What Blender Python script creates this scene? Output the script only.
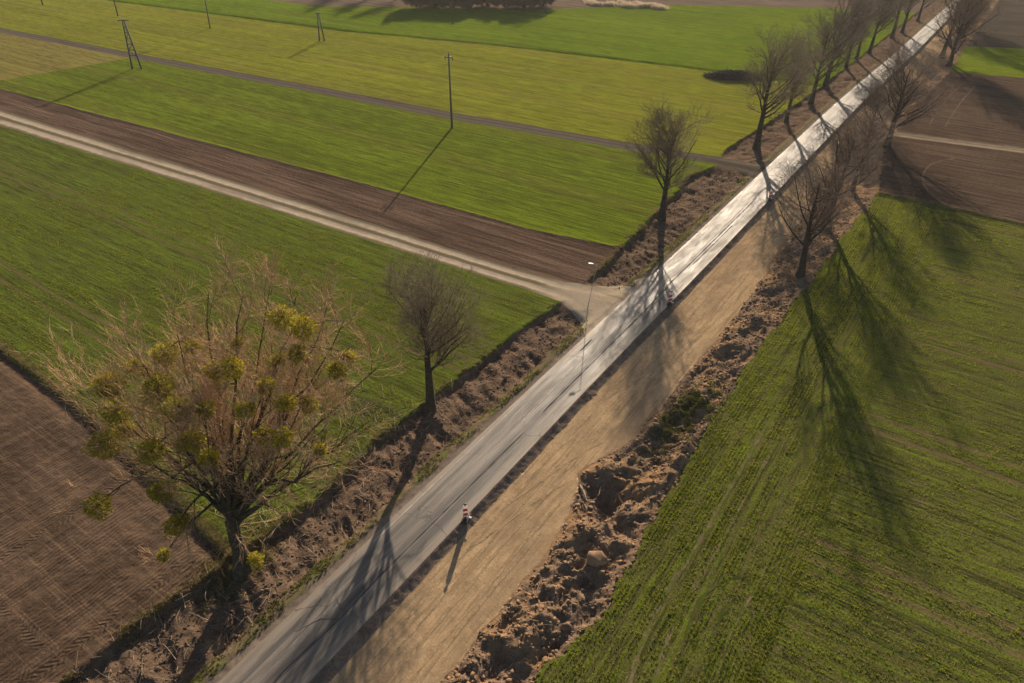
import bpy, math
import numpy as np
from mathutils import Vector, Matrix

# ------------------------------------------------------------------ scene, camera, sky, sun
SC = bpy.context.scene
COL = SC.collection
for o in list(bpy.data.objects):
    bpy.data.objects.remove(o)

CAM_H = 36.0
PITCH = math.radians(35)
cam_d = bpy.data.cameras.new('camera')
cam_d.sensor_width = 36
cam_d.lens = 683 / 1024 * 36
cam_d.clip_start = 0.5
cam_d.clip_end = 6000
cam = bpy.data.objects.new('camera', cam_d)
COL.objects.link(cam)
cam.location = (0, 0, CAM_H)
cam.rotation_euler = (math.radians(90) - PITCH, 0, 0)
SC.camera = cam

SUN_AZ = math.radians(10.5)      # clockwise from +Y
SUN_EL = math.radians(18.8)
world = bpy.data.worlds.new('World')
SC.world = world
world.use_nodes = True
wn = world.node_tree
bg = wn.nodes['Background']
sky = wn.nodes.new('ShaderNodeTexSky')
sky.sky_type = 'NISHITA'
sky.sun_disc = False
sky.sun_elevation = SUN_EL
sky.sun_rotation = SUN_AZ
sky.altitude = 100
sky.dust_density = 1.6
wn.links.new(sky.outputs[0], bg.inputs[0])
bg.inputs[1].default_value = 0.06

sun_d = bpy.data.lights.new('sun', 'SUN')
sun_d.energy = 4.6
sun_d.angle = math.radians(0.55)
sun_d.color = (1.0, 0.83, 0.63)
sun = bpy.data.objects.new('sun', sun_d)
COL.objects.link(sun)
sdir = Vector((math.sin(SUN_AZ) * math.cos(SUN_EL), math.cos(SUN_AZ) * math.cos(SUN_EL), math.sin(SUN_EL)))
sun.rotation_euler = sdir.to_track_quat('Z', 'Y').to_euler()
sun.location = (0, 0, 80)

SC.view_settings.view_transform = 'Standard'
SC.view_settings.look = 'None'
SC.view_settings.gamma = 1
SC.view_settings.use_curve_mapping = False
SC.view_settings.exposure = 1.22
SC.render.engine = 'CYCLES'
SC.cycles.max_bounces = 5
SC.cycles.diffuse_bounces = 2
SC.cycles.transparent_max_bounces = 8

# ------------------------------------------------------------------ coordinates
# road frame: s runs along the road, t across it (right positive), tp = t measured from the gently curving centre line
AZ = math.radians(33.7)
SA, CA = math.sin(AZ), math.cos(AZ)
CS = np.array([-200, 0, 12, 30, 50, 65, 80, 100, 140, 190, 240, 330, 2000.])
CT = np.array([-22.1, -22.0, -21.9, -21.65, -21.3, -20.9, -20.6, -20.3, -19.5, -17.4, -16.0, -13.0, -13.0])


def centre(s):
    s = np.asarray(s, float)
    a = 0
    for d in (-8, -4, 0, 4, 8):
        a = a + np.interp(s + d, CS, CT)
    return a / 5


def st2xy(s, tp):
    t = tp + centre(s)
    return s * SA + t * CA, s * CA - t * SA


def xy2st(x, y):
    s = x * SA + y * CA
    return s, x * CA - y * SA - centre(s)


def at(px, py, z=0.0):
    """ground point that the survey of the photograph gives (height z)"""
    u = (px - 512) / 683
    v = (341.5 - py) / 683
    k = (CAM_H - z) / (math.sin(PITCH) - v * math.cos(PITCH))
    return np.array([u * k, (math.cos(PITCH) + v * math.sin(PITCH)) * k, z])


def at_depth(px, py, yw):
    """point on the vertical plane y = yw"""
    u = (px - 512) / 683
    v = (341.5 - py) / 683
    k = yw / (math.cos(PITCH) + v * math.sin(PITCH))
    return np.array([u * k, yw, CAM_H - k * (math.sin(PITCH) - v * math.cos(PITCH))])


# ------------------------------------------------------------------ noise
def _h(ix, iy, seed):
    n = (ix.astype(np.int64) * 374761393 + iy.astype(np.int64) * 668265263 + seed * 1442695041) & 0xFFFFFFFF
    n = ((n ^ (n >> 13)) * 1274126177) & 0xFFFFFFFF
    return ((n ^ (n >> 16)) & 0xFFFF) / 65535.0 * 2 - 1


def vn(x, y, seed=0):
    x = np.asarray(x, float); y = np.asarray(y, float)
    x, y = np.broadcast_arrays(x, y)
    ix = np.floor(x); iy = np.floor(y)
    fx = x - ix; fy = y - iy
    fx = fx * fx * fx * (fx * (fx * 6 - 15) + 10); fy = fy * fy * fy * (fy * (fy * 6 - 15) + 10)
    a = _h(ix, iy, seed); b = _h(ix + 1, iy, seed); c = _h(ix, iy + 1, seed); d = _h(ix + 1, iy + 1, seed)
    return (a + (b - a) * fx) * (1 - fy) + (c + (d - c) * fx) * fy


def fbm(x, y, octv=4, seed=0, gain=0.5):
    r = 0; a = 1; n = 0
    x = np.asarray(x, float); y = np.asarray(y, float)
    for k in range(octv):
        r = r + a * vn(x, y, seed + k * 17); n += a
        x, y = (x * 0.8 - y * 0.6) * 2.03 + 7.1, (x * 0.6 + y * 0.8) * 2.03 + 3.3
        a *= gain
    return r / n


def ss(a, b, x):
    t = np.clip((x - a) / (b - a), 0, 1)
    return t * t * (3 - 2 * t)


# ------------------------------------------------------------------ outlines of the zones (road frame)
def I(s, pts):
    p = np.array(pts, float)
    return np.interp(s, p[:, 0], p[:, 1])


def wroad(s):
    return I(s, [(0, 2.0), (60, 2.0), (120, 1.95), (190, 1.85), (240, 1.75)])


def f_band(s):
    return wroad(s) + 0.66 + 0.10 * fbm(s * 0.5, 0, 3, 5)


def f_sand(s):
    b = I(s, [(0, 7.5), (14, 7.7), (24, 7.9), (28.5, 7.45), (30.5, 6.8), (32.2, 6.0), (33.6, 6.5), (36, 7.3), (38, 7.8), (46, 7.9), (56, 8.0), (66, 7.8), (78, 7.1), (100, 6.9), (300, 6.2)])
    return b + 0.22 * fbm(s * 0.45, 3, 3, 6) + 0.07 * vn(s * 3, 1, 8)


def f_fr(s):
    b = I(s, [(0, 11.5), (18, 12.0), (20, 12.5), (23, 13.0), (28.5, 12.5), (36, 12.25), (46, 11.9), (56, 11.8), (68, 12.3), (81, 12.4), (98, 13.4), (120, 10.0), (176, 11.2), (205, 10.5), (300, 10)])
    return b + 0.35 * fbm(s * 0.4, 9, 3, 11) + 0.12 * vn(s * 2.5, 2, 8)


def f_fl(s):
    b = I(s, [(0, -8.9), (7, -8.6), (13, -7.9), (21, -7.2), (26, -8.2), (32, -7.8), (44, -7.6), (51, -6.9), (60, -6.9), (71, -7.8), (80, -8.6), (90, -9.6), (97, -8.0), (103, -9.5), (112, -9.0), (140, -7.4), (200, -7.5), (300, -7)])
    return b + 0.25 * fbm(s * 0.45, 5, 3, 12) + 0.08 * vn(s * 2.2, 7, 8)


def L(pts, amp=0.0, fr=0.15, seed=3):
    p = np.array(pts, float)
    return lambda tp: np.interp(tp, p[:, 0], p[:, 1]) + amp * fbm(tp * fr, seed, 3, seed)


s_plough = L([(-300, 15.5), (-45, 16.0), (-30, 15.4), (-8, 12.8)], 0.18, 0.3, 21)
s_t1l = L([(-260, 42), (-118, 47.5), (-37, 50.5), (-14, 51.3), (-7, 51.3), (-4.0, 49.8), (-2, 47.2)], 0.12, 0.5, 22)
s_t1u = L([(-260, 49.5), (-123, 52.1), (-41, 54.1), (-15, 54.5), (-9, 54.9), (-6, 55.9), (-4, 58.0), (-2, 61.0)], 0.12, 0.5, 23)
s_br = L([(-260, 56.5), (-138, 58.8), (-87, 60.9), (-49, 62.6), (-18, 63.5), (-7, 65.2)], 0.15, 0.3, 24)
s_t2l = L([(-260, 83.0), (-200, 85.2), (-141, 87.9), (-81, 91.2), (-55, 92.2), (-24, 95.0), (-12, 96.6), (-6, 96.8), (-2, 94.5)], 0.15, 0.3, 25)
s_t2u = L([(-260, 86.4), (-200, 88.7), (-141, 91.4), (-81, 94.7), (-55, 95.6), (-24, 98.4), (-12, 99.6), (-6, 100.5), (-2, 103)], 0.15, 0.3, 26)
s_up = L([(-260, 128), (-223, 130), (-126, 136.7), (-80, 145), (-36, 149.6), (0, 150)], 0.2, 0.2, 27)
s_top = L([(-300, 150), (-160, 160), (-100, 193), (-78, 216), (-72, 222), (-30, 243), (0, 250)], 0.5, 0.2, 28)
s_hb = L([(5, 98.5), (14, 98.6), (30, 98.1), (60, 97.5)], 0.25, 0.4, 29)
s_t3l = L([(8, 124.9), (11, 125.0), (28, 127.2), (60, 130)], 0.1, 0.5, 30)
s_t3u = L([(8, 128.0), (11, 127.4), (28, 129.6), (60, 132.4)], 0.1, 0.5, 31)
s_gp1 = L([(8, 176.5), (24, 179), (60, 182)], 0.25, 0.3, 32)
s_gp2 = L([(8, 205), (22, 211), (60, 222)], 0.3, 0.3, 33)
t_pale = L([(60, -145), (85.5, -142), (95, -141)], 0.3, 0.4, 34)     # as a function of s


def height(s, tp):
    z = 0.05 * fbm(s * 0.05, tp * 0.05, 3, 40)
    z = z * np.clip((np.abs(tp) - 4) / 20, 0, 1)
    w = wroad(s); fl = f_fl(s); fr = f_fr(s); fs = f_sand(s); fb = f_band(s)
    lump = fbm(s * 0.62, tp * 0.62, 5, 41, 0.5)
    fine = fbm(s * 3.1, tp * 3.1, 3, 42)
    big = fbm(s * 0.33, tp * 0.5, 3, 43)
    # left ditch; ridges run across it
    trk = np.exp(-((s - 53.5) / 3.4) ** 4) + np.exp(-((s - 98.0) / 3.2) ** 4)
    on = ss(fl - 0.15, fl + 0.35, tp) * (1 - ss(-w - 1.9, -w - 0.7, tp))
    ridg = 1 - np.abs(fbm(s * 0.75 + 0.35 * tp, tp * 0.28, 3, 44))
    rim = 0.18 * np.exp(-((tp - fl + 0.25) / 0.35) ** 2) * (0.5 + 0.5 * lump)
    dz = -0.40 + 0.40 * big * 0.6 + 0.13 * lump + 0.50 * (ridg - 0.8) + 0.03 * fine
    z = z + (1 - trk) * (on * dz * (0.6 + 0.4 * (s < 160)) + np.where(tp < 0, rim, 0) * (s < 110))
    sh = ss(-w - 1.7, -w - 0.5, tp) * (tp < -w)
    z = z + np.where(tp < -w, sh * 0.02 * fine - 0.03 * (tp > -w - 0.5), 0)
    # pavement edge, cut down to the sand bed
    cut = ss(w + 0.0, w + 0.30, tp) * 0.22 + ss(w + 0.25, fb, tp) * 0.20
    inb = (tp > w)
    z = z - np.where(inb & (tp < fb), cut + 0.04 * fine * ss(w, w + .2, tp) * (tp < fb), 0)
    sb = (tp >= fb) & (tp < fs)
    und = 0.035 * fbm(s * 0.35, tp * 0.9, 3, 45) + 0.012 * vn(s * 0.7, tp * 7, 46)
    z = z - np.where(sb, 0.42 - und * ss(fb, fb + 0.5, tp), 0)
    # spoil to the right of the bed
    e = (tp - fs) / np.maximum(fr - fs, 0.1)
    sp = (tp >= fs) & (tp < fr)
    amp = I(s, [(0, 1.0), (34, 1.1), (39, 0.85), (60, 0.6), (100, 0.35), (300, 0.25)])
    step = -0.42 + 0.30 * ss(0.02, 0.12, e) + 0.12 * ss(0.5, 1.0, e)
    bil = 1 - 2 * np.abs(fbm(s * 0.42 + 5, tp * 0.55, 4, 48, 0.55))
    crumb = 1 - 2 * np.abs(fbm(s * 1.9, tp * 1.9, 3, 52, 0.6))
    m = amp * (0.50 * bil - 0.34 + 0.60 * big + 0.16 * lump + 0.09 * crumb + 0.06 * fine)
    env = ss(0.0, 0.22, e) * (1 - ss(0.86, 1.0, e))
    pit = -0.9 * np.exp(-(((s - 31.6) / 2.3) ** 2 + ((tp - 8.8) / 1.3) ** 2))
    moat = -0.30 * np.exp(-((e - 0.16) / 0.07) ** 2)
    z = z + np.where(sp, step + env * (m + pit) + moat * amp * 0.6 - 0.12 * (e > 0.99), 0)
    for fn, am, wd, sg in ((s_up, -0.30, 0.7, -1), (s_hb, 0.14, 0.5, 1), (s_hb, -0.10, 0.5, 1), (s_br, 0.12, 0.4, -1), (s_t3u, 0.15, 0.5, 1)):
        off = 1.0 if (fn is s_hb and am < 0) else 0.0
        mk = (tp < -wroad(s) - 3) if sg < 0 else (tp > fr)
        z = z + np.where(mk, am * np.exp(-((s - fn(tp) + off) / wd) ** 2) * (1 + 0.4 * fine), 0)
    # the old trees stand on undug knolls of the bank
    for s0, t0, hh, rr in ((12.9, -6.9, 0.42, 1.5), (31.0, -6.9, 0.36, 1.2), (75.0, -7.2, 0.36, 1.4)):
        z = z + np.where(tp > fl - 0.3, hh * np.exp(-(((s - s0) ** 2 + (tp - t0) ** 2) / rr ** 2)), 0)
    # field tracks: two ruts each
    for lo, up, k in ((s_t1l, s_t1u, 0.05), (s_t2l, s_t2u, 0.04)):
        a = lo(tp); b = up(tp); q = (s - a) / (b - a)
        mk = (tp < -w) & (q > 0) & (q < 1)
        z = z + np.where(mk, -k * (np.exp(-((q - .28) / .13) ** 2) + np.exp(-((q - .74) / .13) ** 2)), 0)
    # furrow bank at the plough edge and dug ground in the near left field
    a = s_plough(tp)
    mk = (tp < fl)
    z = z + np.where(mk, 0.10 * np.exp(-((s - a - 0.25) / 0.3) ** 2) - 0.12 * np.exp(-((s - a + 0.45) / 0.45) ** 2), 0)
    mk = mk & (s < a)
    z = z + np.where(mk, 0.035 * fbm(s * 0.8, tp * 0.8, 3, 49) + 0.03 * fine, 0)
    mk = (tp > fr) & (s > 98) & (s < 176)
    z = z + np.where(mk, 0.05 * fbm(s * 0.5, tp * 0.5, 3, 50), 0)
    z = z + np.where((tp > fr + .1) & (s < 98), 0.03 * fbm(s * 1.2, tp * 1.2, 3, 51), 0)
    return z


# ------------------------------------------------------------------ node helpers
class NT:
    def __init__(self, name):
        self.m = bpy.data.materials.new(name)
        self.m.use_nodes = True
        self.t = self.m.node_tree
        self.b = self.t.nodes['Principled BSDF']
        self.out = self.t.nodes['Material Output']

    def n(self, typ, **kw):
        x = self.t.nodes.new(typ)
        for k, v in kw.items():
            setattr(x, k, v)
        return x

    def l(self, a, b):
        self.t.links.new(a, b)

    def uv(self, sx=1, sy=1, rot=0, ox=0, oy=0):
        u = self.n('ShaderNodeUVMap'); u.uv_map = 'road'
        mp = self.n('ShaderNodeMapping')
        if abs(rot - math.pi / 2) < 0.01:
            sx, sy, rot = sy, sx, 0.0
        mp.inputs['Scale'].default_value = (sx, sy, 1)
        mp.inputs['Rotation'].default_value = (0, 0, rot)
        mp.inputs['Location'].default_value = (ox, oy, 0)
        self.l(u.outputs[0], mp.inputs[0])
        return mp.outputs[0]

    def pos(self, sc=1):
        u = self.n('ShaderNodeNewGeometry')
        mp = self.n('ShaderNodeMapping')
        mp.inputs['Scale'].default_value = (sc, sc, sc)
        self.l(u.outputs['Position'], mp.inputs[0])
        return mp.outputs[0]

    def noise(self, vec, scale=1, detail=4, rough=0.55, dist=0):
        x = self.n('ShaderNodeTexNoise')
        x.inputs['Scale'].default_value = scale
        x.inputs['Detail'].default_value = detail
        x.inputs['Roughness'].default_value = rough
        x.inputs['Distortion'].default_value = dist
        self.l(vec, x.inputs['Vector'])
        return x.outputs[0]

    def ramp(self, fac, pts):
        x = self.n('ShaderNodeValToRGB')
        e = x.color_ramp.elements
        while len(e) < len(pts):
            e.new(0.5)
        for i, (p, c) in enumerate(pts):
            e[i].position = p
            if not hasattr(c, '__len__'):
                c = (c, c, c)
            e[i].color = (*c, 1)
        self.l(fac, x.inputs[0])
        return x.outputs[0]

    def mix(self, fac, a, b, mode='MIX'):
        x = self.n('ShaderNodeMix'); x.data_type = 'RGBA'; x.blend_type = mode
        for i, v in ((0, fac), (6, a), (7, b)):
            if hasattr(v, 'is_linked'):
                self.l(v, x.inputs[i])
            elif hasattr(v, '__len__'):
                x.inputs[i].default_value = (*v, 1)
            else:
                x.inputs[i].default_value = v if i == 0 else (v, v, v, 1)
        return x.outputs[2]

    def math(self, op, a, b=0.5, c=None):
        x = self.n('ShaderNodeMath'); x.operation = op
        for i, v in enumerate((a, b) if c is None else (a, b, c)):
            if hasattr(v, 'is_linked'):
                self.l(v, x.inputs[i])
            else:
                x.inputs[i].default_value = v
        return x.outputs[0]

    def bump(self, h, strength=0.5, dist=0.05, prev=None):
        x = self.n('ShaderNodeBump')
        x.inputs['Strength'].default_value = strength
        x.inputs['Distance'].default_value = dist
        self.l(h, x.inputs['Height'])
        if prev is not None:
            self.l(prev, x.inputs['Normal'])
        return x.outputs[0]

    def done(self, col, rough=0.9, normal=None, spec=0.2, trans=None):
        for k, v in (('Base Color', col), ('Roughness', rough), ('Normal', normal), ('Specular IOR Level', spec)):
            if v is None:
                continue
            if hasattr(v, 'is_linked'):
                self.l(v, self.b.inputs[k])
            elif hasattr(v, '__len__'):
                self.b.inputs[k].default_value = (*v, 1)
            else:
                self.b.inputs[k].default_value = v
        return self.m


def m_crop(name, ca, cb, cd, rows=0.0, dens=0.5, headland=None, patch=0.04, dry=0.0, lines=0.30, tram=0.0):
    """young crop: rows run at angle `rows` (0 = across the road, pi/2 = along it)"""
    m = NT(name)

    def layer(rot, seed):
        # drill rows seen as fine lines, wheelings as broader ones
        fine = m.noise(m.uv(1, 0.07, rot, seed, 0), 3.4, 3, 0.7, 0.1)
        mid = m.noise(m.uv(1, 0.016, rot, seed, 3), 0.85, 5, 0.72, 0.1)
        return m.math('ADD', m.math('MULTIPLY', fine, 0.55), m.math('MULTIPLY', mid, 0.45))
    r = layer(rows, 3.0)
    if headland:
        r2 = layer(rows + math.pi / 2, 9.0)
        u = m.n('ShaderNodeUVMap'); u.uv_map = 'road'
        sp = m.n('ShaderNodeSeparateXYZ'); m.l(u.outputs[0], sp.inputs[0])
        wob = m.math('MULTIPLY', m.noise(m.uv(), 0.25, 2), 3.0)
        tt = m.math('ADD', sp.outputs[1], wob)
        mr = m.n('ShaderNodeMapRange')
        mr.inputs[1].default_value = headland[0]; mr.inputs[2].default_value = headland[1]
        m.l(tt, mr.inputs[0])
        mx = m.n('ShaderNodeMix'); m.l(mr.outputs[0], mx.inputs[0]); m.l(r2, mx.inputs[2]); m.l(r, mx.inputs[3])
        r = mx.outputs[0]
    clump = m.noise(m.uv(), 2.2, 6, 0.75)
    tiny = m.noise(m.uv(), 8.0, 4, 0.75)
    pat = m.noise(m.uv(1, 0.6, 0.4), patch, 4, 0.6)
    lush = m.noise(m.uv(), 0.16, 5, 0.68)
    c = m.mix(m.ramp(clump, [(0.36, 0.0), (0.64, 1.0)]), ca, cb)
    c = m.mix(m.ramp(pat, [(0.38, 0.0), (0.62, 0.6)]), c, [x * 0.72 for x in ca] if dry == 0 else cd)
    c = m.mix(m.ramp(lush, [(0.56, 0.0), (0.68, 0.55)]), c, [cb[0] * 0.85, cb[1] * 1.15, cb[2] * 0.7])
    lo = 0.56 - 0.22 * dens
    bare = m.math('ADD', m.math('MULTIPLY', r, 0.72), m.math('MULTIPLY', clump, 0.28))
    c = m.mix(m.ramp(bare, [(lo - 0.06, 0.85), (lo + 0.05, 0.0)]), c, cd)
    c = m.mix(m.ramp(r, [(0.43, 0.75), (0.49, 0.0)]), c, [x * 0.5 for x in ca])
    c = m.mix(m.ramp(r, [(0.51, 0.0), (0.58, 0.6)]), c, [x * 1.3 for x in cb])
    c = m.mix(m.ramp(tiny, [(0.36, 0.6), (0.52, 0.0)]), c, [x * 0.4 for x in ca])
    c = m.mix(m.ramp(tiny, [(0.52, 0.0), (0.68, 0.35)]), c, [x * 1.5 for x in cb])
    # tramlines left by the sprayer
    if tram:
        u3 = m.n('ShaderNodeUVMap'); u3.uv_map = 'road'
        s3 = m.n('ShaderNodeSeparateXYZ'); m.l(u3.outputs[0], s3.inputs[0])
        ax = s3.outputs[0]
        wb = m.math('MULTIPLY', m.noise(m.uv(0.001, 0.02), 1, 2), 3.0)
        ph = m.math('MODULO', m.math('ADD', m.math('ADD', ax, wb), 400 + tram), 15.0)
        ln = m.ramp(m.math('ABSOLUTE', m.math('SUBTRACT', m.math('ABSOLUTE', m.math('SUBTRACT', ph, 7.5)), 0.9)), [(0.12, 0.85), (0.34, 0.0)])
        if headland:
            ln = m.math('MULTIPLY', ln, mr.outputs[0])
        c = m.mix(ln, c, [x * 0.8 for x in cd])
    c = m.mix(m.ramp(tiny, [(0.3, 0.35), (0.6, 0.0)]), c, [x * 0.35 for x in ca])
    h = m.math('ADD', m.math('MULTIPLY', r, 1.2), m.math('MULTIPLY', clump, 0.5))
    h = m.math('ADD', h, m.math('MULTIPLY', tiny, 0.35))
    return m.done(c, 1.0, m.bump(h, 0.75, 0.13), 0.0)


def m_soil(name, ca, cb, rows=None, amp=0.16, freq=3.0, rough_scale=2.2, bump=0.8, furrow=False):
    m = NT(name)
    a = m.noise(m.uv(), rough_scale, 8, 0.7)
    b = m.noise(m.uv(), 0.12, 4, 0.6)
    c = m.mix(m.ramp(a, [(0.3, 0.0), (0.7, 1.0)]), ca, cb)
    c = m.mix(m.ramp(b, [(0.35, 0.55), (0.65, 0.0)]), c, [x * 0.7 for x in ca])
    h = m.math('MULTIPLY', a, 0.8)
    if rows is not None:
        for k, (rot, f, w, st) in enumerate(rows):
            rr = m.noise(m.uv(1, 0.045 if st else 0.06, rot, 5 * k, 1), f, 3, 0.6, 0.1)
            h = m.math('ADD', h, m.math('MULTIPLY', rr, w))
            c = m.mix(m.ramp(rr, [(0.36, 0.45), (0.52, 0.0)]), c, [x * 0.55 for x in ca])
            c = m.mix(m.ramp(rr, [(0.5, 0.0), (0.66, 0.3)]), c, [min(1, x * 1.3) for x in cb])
    if furrow:
        # harrow lines beside the road direction and bands of lugged tyre prints
        u = m.n('ShaderNodeUVMap'); u.uv_map = 'road'
        sp = m.n('ShaderNodeSeparateXYZ'); m.l(u.outputs[0], sp.inputs[0])
        S_, T_ = sp.outputs[0], sp.outputs[1]
        wob = m.math('MULTIPLY', m.noise(m.uv(), 0.35, 5, 0.6), 0.9)
        fu = m.math('SINE', m.math('MULTIPLY', m.math('ADD', T_, wob), 2 * math.pi / 0.30))
        brk = m.ramp(m.noise(m.uv(), 0.5, 4, 0.6), [(0.40, 0.0), (0.52, 1.0)])

        def band(coord, c0, wd, along):
            d = m.math('ABSOLUTE', m.math('SUBTRACT', coord, c0))
            msk = m.ramp(m.math('MULTIPLY', d, 0.5 / wd), [(0.36, 1.0), (0.5, 0.0)])
            chev = m.math('SINE', m.math('MULTIPLY', m.math('ADD', along, m.math('MULTIPLY', d, 0.9)), 2 * math.pi / 0.34))
            return msk, chev
        tot = m.math('MULTIPLY', fu, m.math('ADD', m.math('MULTIPLY', brk, 0.9), 0.1))
        tot = m.math('MULTIPLY', tot, 0.5)
        for co, c0, wd, al in ((S_, 1.7, 0.5, T_), (S_, 3.4, 0.45, T_), (T_, -10.3, 0.5, S_), (T_, -20.0, 0.45, S_)):
            mk, ch = band(co, c0, wd, al)
            mk = m.math('MULTIPLY', mk, m.ramp(m.noise(m.uv(), 0.8, 5, 0.7), [(0.46, 0.0), (0.60, 0.6)]))
            mx = m.n('ShaderNodeMix'); m.l(mk, mx.inputs[0]); m.l(tot, mx.inputs[2]); m.l(ch, mx.inputs[3]); tot = mx.outputs[0]
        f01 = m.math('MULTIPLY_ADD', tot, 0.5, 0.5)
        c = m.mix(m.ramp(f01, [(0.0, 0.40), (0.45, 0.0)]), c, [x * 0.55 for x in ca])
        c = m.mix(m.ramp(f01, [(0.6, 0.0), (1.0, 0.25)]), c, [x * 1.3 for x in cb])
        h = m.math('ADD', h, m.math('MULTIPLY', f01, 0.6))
        # long straight drag lines across
        ln = m.noise(m.uv(1, 0.012), 0.55, 5, 0.8)
        c = m.mix(m.ramp(m.math('ABSOLUTE', m.math('SUBTRACT', ln, 0.5)), [(0.0, 0.5), (0.012, 0.0)]), c, [x * 1.5 for x in cb])
    return m.done(c, 1.0, m.bump(h, bump, amp), 0.0)


# ------------------------------------------------------------------ mesh helpers
def mesh_obj(name, V, F, mat, parent=None, uv=None, smooth=False, loc=None):
    V = np.asarray(V, np.float32)
    me = bpy.data.meshes.new(name)
    me.vertices.add(len(V))
    me.vertices.foreach_set('co', V.ravel())
    if isinstance(F, np.ndarray):
        n, k = F.shape
        me.loops.add(n * k)
        me.loops.foreach_set('vertex_index', F.astype(np.int32).ravel())
        me.polygons.add(n)
        me.polygons.foreach_set('loop_start', np.arange(0, n * k, k, dtype=np.int32))
        me.polygons.foreach_set('loop_total', np.full(n, k, np.int32))
        flat = F.ravel()
    else:
        flat = np.array([i for f in F for i in f], np.int32)
        tot = np.array([len(f) for f in F], np.int32)
        me.loops.add(len(flat))
        me.loops.foreach_set('vertex_index', flat)
        me.polygons.add(len(F))
        me.polygons.foreach_set('loop_start', np.concatenate(([0], np.cumsum(tot)[:-1])).astype(np.int32))
        me.polygons.foreach_set('loop_total', tot)
    if uv is not None:
        l = me.uv_layers.new(name='road')
        l.data.foreach_set('uv', np.asarray(uv, np.float32)[flat].ravel())
    me.update(calc_edges=True)
    me.validate()
    if smooth:
        me.polygons.foreach_set('use_smooth', np.ones(len(me.polygons), bool))
    me.materials.append(mat)
    o = bpy.data.objects.new(name, me)
    COL.objects.link(o)
    if parent is not None:
        o.parent = parent
    if loc is not None:
        o.location = loc
    return o


def tag(o, label=None, cat=None, group=None, kind=None):
    if label: o['label'] = label
    if cat: o['category'] = cat
    if group: o['group'] = group
    if kind: o['kind'] = kind
    return o


def empty(name, loc, rz=0.0, sc=1.0):
    o = bpy.data.objects.new(name, None)
    o.empty_display_size = 0.3
    COL.objects.link(o)
    o.location = tuple(float(v) for v in loc)
    o.rotation_euler = (0, 0, rz)
    o.scale = (sc, sc, sc)
    return o


# ------------------------------------------------------------------ the ground: one grid, cut exactly along the outlines
def axis(lo, hi, f):
    r = [lo]
    while r[-1] < hi:
        r.append(r[-1] + f(r[-1]))
    return r


S = [-900, -500, -250, -120, -60, -30, -14, -6] + axis(-1.0, 300, lambda s: 0.14 + max(0, s - 30) * 0.0042)
S = S + [S[-1] + d for d in (3, 10, 30, 90, 250, 600, 1400, 2600)]
TL = axis(14.5, 275, lambda t: 0.14 + (t - 14.5) * 0.013)
TR = axis(14.5, 62, lambda t: 0.14 + (t - 14.5) * 0.013)
T = [-1500, -800, -450] + [-t for t in TL[::-1]] + axis(-14.36, 14.36, lambda t: 0.14)[:-1] + TR + [80, 120, 250, 700, 1500]
S = np.array(S); T = np.array(T)
gs, gt = np.meshgrid(S, T, indexing='ij')
nS, nT = gs.shape
P = np.stack([gs.ravel(), gt.ravel()], 1)
idx = np.arange(nS * nT).reshape(nS, nT)
a = idx[:-1, :-1].ravel(); b = idx[1:, :-1].ravel(); c = idx[1:, 1:].ravel(); d = idx[:-1, 1:].ravel()
# s forward, t right: (a,d,c,b) faces up
TRI = np.concatenate([np.stack([a, d, c], 1), np.stack([a, c, b], 1)])


def cut(P, TRI, fn, region=None):
    """split every triangle that the zero line of fn crosses"""
    f = fn(P[:, 0], P[:, 1])
    f = np.where(np.abs(f) < 1e-5, 1e-5, f)
    sg = f > 0
    k = sg[TRI].sum(1)
    mixed = (k > 0) & (k < 3)
    if region is not None:
        cen = P[TRI].mean(1)
        mixed &= region(cen[:, 0], cen[:, 1])
    M = TRI[mixed]
    if len(M) == 0:
        return P, TRI
    sm = sg[M]
    odd = np.where(sm.sum(1)[:, None] == 1, sm, ~sm)      # the lone vertex
    o = odd.argmax(1)
    r = np.arange(len(M))
    A = M[r, o]; B = M[r, (o + 1) % 3]; Cc = M[r, (o + 2) % 3]
    E = np.concatenate([np.stack([A, B], 1), np.stack([A, Cc], 1)])
    E.sort(axis=1)
    U, inv = np.unique(E, axis=0, return_inverse=True)
    inv = inv.ravel()
    w = f[U[:, 0]] / (f[U[:, 0]] - f[U[:, 1]])
    NP = P[U[:, 0]] * (1 - w[:, None]) + P[U[:, 1]] * w[:, None]
    base = len(P)
    P = np.concatenate([P, NP])
    AB = base + inv[:len(M)]; AC = base + inv[len(M):]
    new = np.concatenate([np.stack([A, AB, AC], 1), np.stack([AB, B, Cc], 1), np.stack([AB, Cc, AC], 1)])
    return P, np.concatenate([TRI[~mixed], new])


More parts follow.
